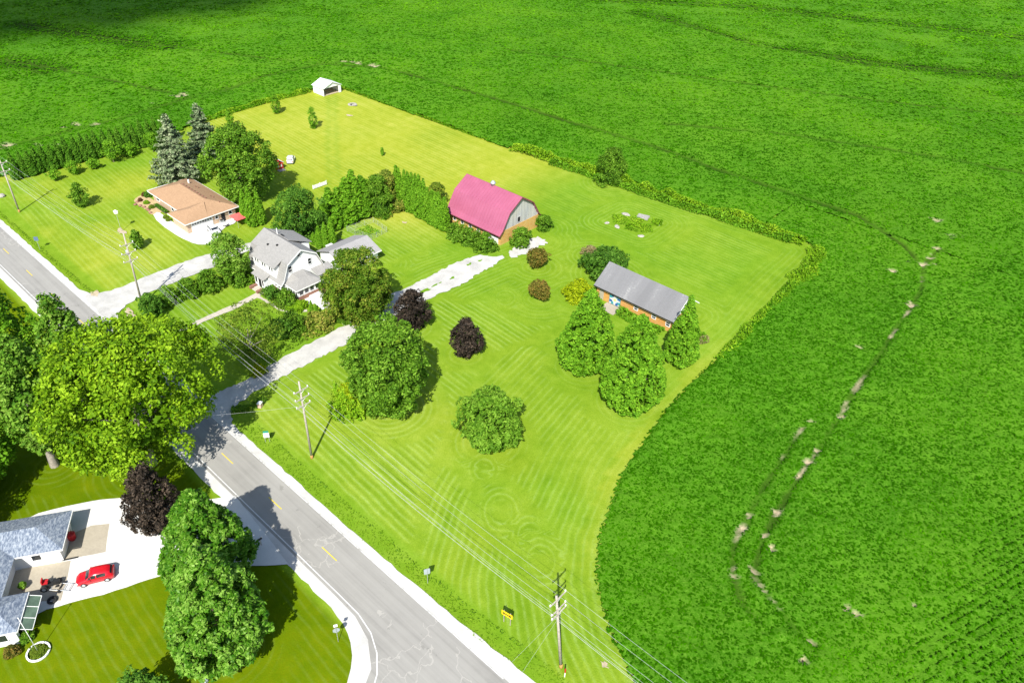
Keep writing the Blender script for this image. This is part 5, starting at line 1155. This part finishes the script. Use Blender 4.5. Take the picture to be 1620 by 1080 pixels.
# ------------------------------------------------------------------ poles, wires, signs
def pole(name, label, x, y, H, arms, lean=(0, 0), base=True, trans=False, group='utility poles along the road'):
    t = thing(name, label, 'pole', (x, y, 0), 0, group)
    top = Vector((lean[0], lean[1], H))
    MB().tube((0, 0, -.3), top, .19, .12, 10).build('shaft', MT['wood_pole'], t, True)
    if base: MB().tube((0, 0, -.2), (lean[0]*.05, lean[1]*.05, .55), .215, .20, 10).build('shaft_base', MT['wood_pole_base'], t, True)
    for z, half in arms:
        c = top*(z/H)
        a = MB().box(c.x+.13, c.x+.24, c.y-half, c.y+half, z-.06, z+.06).build('crossarm', MT['wood_pole'], t)
        MB().tube((c.x+.18, c.y-half*.5, z-.05), (c.x+.12, c.y, z-.6), .025, .025, 5).tube((c.x+.18, c.y+half*.5, z-.05), (c.x+.12, c.y, z-.6), .025, .025, 5).build('brace', MT['galv'], a)
        for yy in (-half+.08, half-.08): MB().lathe([(.05, 0), (.09, .08), (.09, .2), (.05, .28), (.02, .30)], 8, (c.x+.18, c.y+yy, z+.06)).build('insulator', MT['insulator'], a, True)
    if trans:
        c = top*.70; MB().lathe([(.26, 0), (.28, .1), (.28, .8), (.2, .9), (.06, .98)], 10, (c.x-.45, c.y, c.z)).build('transformer', MT['galv'], t, True)
    return t
P1 = pole('utility_pole', 'wooden utility pole on the front lawn beside the farm drive', -73.27, 40.3, 14.4, [(12.9, 1.15), (11.5, 1.15), (10.2, 1.15)])
P2 = pole('utility_pole', 'wooden utility pole in the bottom corner by the road bend', -26.22, 40.35, 13.0, [(12.6, 1.3), (10.9, 1.2), (10.2, 1.2)], (-1.0, -.9))
P3 = pole('utility_pole', 'wooden utility pole at the left edge by the ranch lawn', -184.03, 40.32, 12.6, [(11.7, 1.2), (9.8, 1.2)])
P4 = pole('utility_pole', 'wooden utility pole where the gravel side drive meets the road', -128.92, 41.92, 15.2, [(12.9, 1.2), (11.2, 1.3), (9.6, 1.3)], (.4, .3), True, True)
P5 = pole('utility_pole', 'bare grey pole under the huge yellow-green tree', -90.44, 21.1, 9.0, [(8.7, .9)], (0, 0), False, False, None)
def wire(P, sag, r=.022):
    V = []; F = []; n = 5; pts = []
    for a, b in zip(P[:-1], P[1:]):
        a = Vector(a); b = Vector(b); k = 14
        for i in range(k): t = i/k; q = a.lerp(b, t); q.z -= 4*sag*t*(1-t); pts.append(q)
    pts.append(Vector(P[-1]))
    for i, q in enumerate(pts):
        d = (pts[min(i+1, len(pts)-1)]-pts[max(i-1, 0)]).normalized(); x = d.orthogonal().normalized(); y = d.cross(x)
        V += [q+(x*math.cos(6.283*j/n)+y*math.sin(6.283*j/n))*r for j in range(n)]
    for i in range(len(pts)-1): F += [(i*n+j, i*n+(j+1) % n, (i+1)*n+(j+1) % n, (i+1)*n+j) for j in range(n)]
    return V, F
WL = 'thin pale power line strung between the roadside wooden poles'
for h3, h4, h1, h2, off in ((12.0, 13.2, 13.2, 12.9, -1.07), (12.0, 13.2, 13.2, 12.9, 1.07), (10.1, 11.5, 11.8, 11.2, -1.1), (10.1, 11.5, 11.8, 11.2, 1.1), (9.2, 9.9, 9.3, 9.6, .1), (8.8, 9.4, 8.7, 9.2, -.15), (8.4, 8.6, 8.2, 8.6, .2)):
    V, F = wire([(-240, 40.3+off, h3), (-184.03+.2, 40.32+off, h3), (-128.7, 42.1+off, h4), (-73.1, 40.3+off, h1), (-26.6, 39.6+off, h2), (25, 41+off, h2+.5), (80, 41+off, h2+.5)], .9, .011)
    tag(mobj('power_line', V, F, MT['wire']), WL, 'wire', 'power lines along the road')
V, F = wire([(-90.44, 21.1, 8.9), (-73.3, 40.2, 10.0)], .4, .010); tag(mobj('service_line', V, F, MT['wire']), 'thin wire crossing above the road to the lawn pole', 'wire')
for a, b in (((-28.9, 36.6, .1), (-26.8, 40.0, 9.6)), ((-30.6, 36.9, .1), (-26.8, 40.0, 9.9))):
    V, F = wire([a, b], .02, .009); tag(mobj('guy_wire', V, F, MT['wire']), 'thin guy wire slanting from the corner pole to the road verge', 'wire', 'guy wires of the corner pole')

def post(m, h, r=.035, x=0, y=0): m.tube((x, y, -.2), (x, y, h), r, r, 6)
t = thing('stop_sign', 'octagonal sign seen from behind with small plate above at the bend', 'sign', (-46.86, 25.12, 0), math.atan2(.47, -.88))
m = MB(); post(m, 3.1); m.build('post', MT['galv'], t)
def plate(P, t_): return MB().ext([(t_, a, b) for a, b in P], (.025, 0, 0))
OC = [(.42*math.cos(math.pi/8+k*math.pi/4), 2.1+.42*math.sin(math.pi/8+k*math.pi/4)) for k in range(8)]
plate(OC, .04).build('plate', MT['sign_back'], t); plate([(a*.97, 2.1+(b-2.1)*.97) for a, b in OC], .067).build('sign_face', MT['red_paint'], t)
plate([(-.22, 2.75), (.22, 2.75), (.22, 3.2), (-.22, 3.2)], .04).build('small_plate', MT['white_trim'], t)
t = thing('road_sign', 'round-cornered grey sign back on a post along the far verge', 'sign', (-45.27, 37.52, 0), math.radians(150))
m = MB(); post(m, 2.6); m.build('post', MT['galv'], t); plate([(-.32, 1.6), (.32, 1.6), (.38, 1.7), (.38, 2.5), (.32, 2.6), (-.32, 2.6), (-.38, 2.5), (-.38, 1.7)], .04).build('plate', MT['sign_back'], t)
t = thing('arrow_sign', 'wide yellow board with a double-headed black arrow facing the side road', 'sign', (-34.35, 40.17, 0), math.radians(-80))
m = MB(); post(m, 2.2, .05, 0, -.45); m.build('post', MT['wood_pole'], t); m = MB(); post(m, 2.2, .05, 0, .45); m.build('post', MT['wood_pole'], t)
plate([(-.75, 1.35), (.75, 1.35), (.75, 2.15), (-.75, 2.15)], .06).build('board', MT['yellow_sign'], t)
plate([(-.62, 1.75), (-.36, 1.52), (-.36, 1.68), (.36, 1.68), (.36, 1.52), (.62, 1.75), (.36, 1.98), (.36, 1.82), (-.36, 1.82), (-.36, 1.98)], .088).build('arrow', MT['black_paint'], t)
t = thing('drive_sign', 'white sign with green top standing in the verge near the farm drive', 'sign', (-80.9, 37.8, -.1), math.radians(-38))
m = MB(); post(m, 1.9, .04, 0, -.3); post(m, 1.9, .04, 0, .3); m.build('post', MT['galv'], t)
plate([(-.42, .85), (.42, .85), (.42, 1.75), (-.42, 1.75)], .05).build('panel', MT['white_trim'], t); plate([(-.38, 1.76), (.38, 1.76), (.38, 2.15), (-.38, 2.15)], .05).build('header', MT['green_sign'], t)
t = thing('verge_sign', 'blue-grey square sign on a thin post beside the ranch lawn', 'sign', (-163.46, 36.9, 0), math.radians(-40))
m = MB(); post(m, 2.9); m.build('post', MT['galv'], t); plate([(-.42, 2.0), (.42, 2.0), (.42, 2.9), (-.42, 2.9)], .04).build('plate', MT['blue_sign'], t)
t = thing('marker_post', 'short red and white cable marker post near the corner pole', 'marker', (-25.2, 39.7, 0))
MB().tube((0, 0, 0), (0, 0, .9), .06, .06, 8).build('post', MT['white_trim'], t); MB().tube((0, 0, .91), (0, 0, 1.5), .09, .09, 8).build('cap', MT['red_paint'], t)
t = thing('utility_box', 'small pinkish box standing on the lawn near the farm drive mouth', 'box', (-88.3, 41.3, 0), .5)
MB().box(-.3, .3, -.35, .35, 0, .75).build('housing', MT['pink_box'], t); MB().box(-.34, .34, -.39, .39, .755, .85).build('lid', MT['white_trim'], t)
t = thing('mailbox', 'dark mailbox on a post in the shade at the road edge', 'mailbox', (-65.0, 26.6, 0), math.radians(90))
m = MB(); m.box(-.05, .05, -.05, .05, 0, 1.05); m.build('post', MT['wood_pole'], t); MB().ext([(-.28, -.11, 1.06), (-.28, .11, 1.06), (-.28, .11, 1.2), (-.28, .06, 1.28), (-.28, -.06, 1.28), (-.28, -.11, 1.2)], (.56, 0, 0)).build('box', MT['black_paint'], t); MB().box(.281, .30, -.1, .1, 1.08, 1.24).build('door', MT['white_trim'], t)
t = thing('birdhouse', 'white birdhouse on a tall thin post rising from a bare patch on the ranch lawn', 'birdhouse', (-159.34, 52.09, 0))
MB().tube((0, 0, -.1), (0, 0, 4.3), .05, .05, 6).build('post', MT['galv'], t); MB().box(-.3, .3, -.3, .3, 4.31, 4.8).build('body', MT['white_trim'], t); MB().add([(-.4, -.4, 4.82), (.4, -.4, 4.82), (.4, .4, 4.82), (-.4, .4, 4.82), (0, 0, 5.2)], [(0, 1, 4), (1, 2, 4), (2, 3, 4), (3, 0, 4), (3, 2, 1, 0)]).build('roof', MT['white_paint'], t)
t = thing('rock_sign', 'pale stone block on the verge at the left picture edge', 'stone', (-194.83, 40.43)+(0,)); MB().lathe([(.7, 0), (.75, .3), (.5, .6), (.1, .7)], 9).build('stone', MT['stone'], t)
t = thing('flagpole', 'slim white flagpole in a white ring beside the lower left house', 'flagpole', (-70.1, 1.4, 0))
MB().tube((0, 0, 0), (-.15, -.05, 6.2), .04, .03, 8).build('shaft', MT['white_trim'], t, True); MB().lathe([(.02, 0), (.09, .05), (.09, .14), (.02, .2)], 8, (-.15, -.05, 6.2)).build('finial', MT['galv'], t)
t = thing('planter_ring', 'white stone ring with low plants around the flagpole', 'planter', (-70.1, 1.4, 0))
for k in range(20):
    a = 2*math.pi*k/20; MB().ext([(1.06*math.cos(a+d_), 1.06*math.sin(a+d_), 0) for d_ in (0, .30)]+[(1.24*math.cos(a+d_), 1.24*math.sin(a+d_), 0) for d_ in (.30, 0)], (0, 0, .16+.02*(k % 3))).build('edging_block', MT['white_paint'], t)
V, v = crown_arrays(.95, 0, .35, 'dome', .14, 1.0, 1400, .3, .3); crown_obj('plants', 'leaf_olive', t, V, v)
t = thing('porch_shrub', 'rusty round shrub in front of the lower left house', 'shrub', (-72.00, -0.61)+(0,)); V, v = crown_arrays(.85, 0, 1.1, 'dome', .16, 2.4, 1401, .12, .3); crown_obj('crown', 'leaf_rust', t, V, v); trunk_obj(.5, 1, .1, t, 'bark', 1402, .04)
t = thing('flower_pot', 'white-flowered pot plant by the lower left house corner', 'plant', (-79.87, 3.44)+(.03,)); MB().lathe([(.2, 0), (.28, .4), (.26, .42)], 10).build('pot', MT['brick_red'], t); V, v = crown_arrays(.45, .35, 1.0, 'round', .14, 2.0, 1403, .2, .35); crown_obj('foliage', 'leaf_silver', t, V, v)
t = thing('corner_plant', 'leafy green plant beside the glass awning of the lower left house', 'plant', (-72.70, 1.17)+(0,)); V, v = crown_arrays(.8, 0, .9, 'dome', .2, 2.0, 1404, .25, .35); crown_obj('foliage', 'leaf_green', t, V, v)
# machine, tyre and bin on the drive
t = thing('red_bin', 'round red bin standing in the shade of the garage wall', 'bin', (-83.2, 10.5, .03)); MB().lathe([(.38, 0), (.48, .2), (.52, .9), (.52, .98)], 14).build('body', MT['red_paint'], t, True); MB().lathe([(.55, .985), (.5, 1.06), (.12, 1.14), (.02, 1.15)], 14).build('lid', MT['red_paint'], t, True)
t = thing('dismantled_tractor', 'dark stripped-down garden tractor with a red seat on the tan slab', 'tractor', (-77.8, 5.9, .03), math.radians(60))
MB().box(-1.0, 1.0, -.28, .28, .35, .6).box(.3, 1.0, -.25, .25, .61, .95).build('chassis', MT['black_paint'], t)
MB().box(-.75, -.2, -.35, .35, .95, 1.05).box(-.85, -.72, -.35, .35, 1.0, 1.5).build('seat', MT['red_paint'], t); MB().tube((-.05, 0, .6), (-.25, 0, 1.15), .03, .03, 6).build('steering_column', MT['black_paint'], t)
for xx, rr_ in ((-.7, .42), (.75, .28)):
    for s_ in (-1, 1): o_ = MB().tube((xx, s_*.42, rr_), (xx, s_*.66, rr_), rr_, rr_, 14).build('wheel', MT['rubber'], t); MB().tube((xx, s_*.661, rr_), (xx, s_*.68, rr_), rr_*.5, rr_*.5, 10).build('rim', MT['galv'], o_)
t = thing('cart_frame', 'flat grey cart frame lying beside the stripped tractor', 'cart', (-76.7, 6.6, .03), math.radians(40))
for a in (-.5, .5): MB().tube((-1.2, a, .25), (1.2, a, .25), .05, .05, 6).build('rail', MT['galv'], t)
for a in (-1.1, -.4, .4, 1.1): MB().tube((a, -.5, .25), (a, .5, .25), .05, .05, 6).build('crossbar', MT['galv'], t)
for a in (-.65, .65): MB().tube((0, a-.08, .2), (0, a+.08, .2), .2, .2, 12).build('wheel', MT['rubber'], t)
MB().box(-.9, -.1, -.4, .4, .31, .42).build('deck', MT['concrete_tan'], t)
def torus(m, R, r, z, n=20, k=8):
    V = []; F = []
    for i in range(n):
        for j in range(k): a = 6.2832*i/n; b = 6.2832*j/k; V.append(((R+r*math.cos(b))*math.cos(a), (R+r*math.cos(b))*math.sin(a), z+r*math.sin(b)))
    for i in range(n):
        for j in range(k): F.append((i*k+j, ((i+1) % n)*k+j, ((i+1) % n)*k+(j+1) % k, i*k+(j+1) % k))
    return m.add(V, F)
t = thing('loose_tyre', 'black tyre lying flat at the corner of the concrete drive', 'tyre', (-75.7, 5.1, .03)); torus(MB(), .42, .16, .16).build('tyre', MT['rubber'], t, True)
t = thing('door_bar', 'dark bar lying on the drive below the garage corner', 'bar', (-80.29, 9.01)+(.04,), math.radians(60)); MB().box(-.9, .9, -.08, .08, 0, .12).build('bar', MT['black_paint'], t)
t = thing('pump_housing', 'pale blue-green pump housing in the shade of the foreground maples', 'box', (-53.56, 12.30)+(0,)); MB().lathe([(.4, 0), (.4, .3), (.3, .45), (.03, .5)], 8).build('cover', MT['sign_back'], t)
# wire-fenced vegetable plot
t = thing('garden_fence', 'thin wire fence enclosing the small vegetable plot behind the garage', 'fence', (0, 0, 0))
GP = [(-125.2, 86.6), (-124.4, 93.4), (-118.8, 92.6), (-118.4, 87.9)]
for (a, b) in zip(GP, GP[1:]+GP[:1]):
    A_ = Vector((*a, 0)); B_ = Vector((*b, 0)); k = 3
    for i in range(k): c = A_.lerp(B_, i/k); MB().tube((c.x, c.y, 0), (c.x, c.y, 1.3), .035, .035, 6).build('post', MT['galv'], t)
    for z in (.15, .5, .85, 1.25): MB().tube((A_.x, A_.y, z), (B_.x, B_.y, z), .014, .014, 5).build('wire', MT['wire'], t)
stuff('vegetable_leaves', 'leaf_arbor', 'low leafy vegetables inside the wire-fenced plot', 'plants', [strip([(-124, 89.6), (-119.4, 90.2)], 3.4, .45, 26, .24, 130, .5, 1.3)])
# stones on the mound and fire ring
for i, (c, s_, lab) in enumerate((((-86.16, 137.67), 1.1, 'broad pale stone slab at the back of the weedy mound'), ((-86.83, 131.10), .7, 'pale stone at the left edge of the weedy mound'), ((-84.08, 131.24), .9, 'tan stone at the near left of the weedy mound'), ((-77.60, 131.40), .8, 'small pale stone below the weedy mound'), ((-77.82, 138.91), .4, 'small white stone at the right of the weedy mound'))):
    t = thing('boulder', lab, 'stone', (c[0], c[1], 0), i*1.3, 'stones on the mound'); r_ = random.Random(i)
    V, F = [], []
    MBt = MB(); MBt.lathe([(s_*.8, -.05), (s_, s_*.12), (s_*.75, s_*.3), (s_*.2, s_*.36)], 9)
    MBt.V = [(x*(1+r_.uniform(-.2, .2)), y*.6*(1+r_.uniform(-.2, .2)), z*(1+r_.uniform(-.15, .15))) for x, y, z in MBt.V]; MBt.build('stone', MT['stone'], t)
t = thing('timber_heap', 'flat heap of grey weathered boards on the weedy mound', 'timber', (-82.6, 139.6, 0), .3)
for k in range(8): MB().box(-1.5+.1*(k % 3), 1.4-.15*(k % 2), -1.2+k*.3, -.95+k*.3, .05+.03*(k % 3), .14+.03*(k % 3)).build('plank', MT['wood_grey'], t)
t = thing('fire_ring', 'grey stone fire ring on the pale back lawn near the white shed', 'fire pit', (-189.9, 138.3, 0))
for k in range(11):
    a = k*2*math.pi/11; o_ = MB().lathe([(.26, 0), (.32, .15), (.2, .3), (.03, .33)], 7, (1.1*math.cos(a), 1.1*math.sin(a), 0)).build('stone', MT['stone'], t)
MB().lathe([(.85, .01), (.5, .1), (.05, .14)], 12).build('ash', MT['black_open'], t); MB().box(.4, 1.9, -.4, .5, .15, .35).build('bench_slab', MT['stone'], t)
# a cumulus outside the frame; its shadow darkens the far corner of the field
sh = np.array([-445., 140., 0.]); alt = 2400.0
cxy = sh+np.array([sdir.x, sdir.y, 0])/sdir.z*alt
r_ = np.random.default_rng(3); cm = MB()
for k in range(700):
    p = np.clip(r_.normal(size=3), -1.7, 1.7)*[60, 56, 25]; rad = r_.uniform(8, 15)
    cm.lathe([(rad*math.sin(a), rad*.7*-math.cos(a)) for a in np.linspace(.3, math.pi-.3, 4)], 7, (p[0], p[1], p[2]))
cl = cm.build('cloud', MT['cloud'], None, True); cl.location = (cxy[0], cxy[1], alt)
tag(cl, 'loose white cumulus cloud that shades the far left corner of the field', 'cloud')
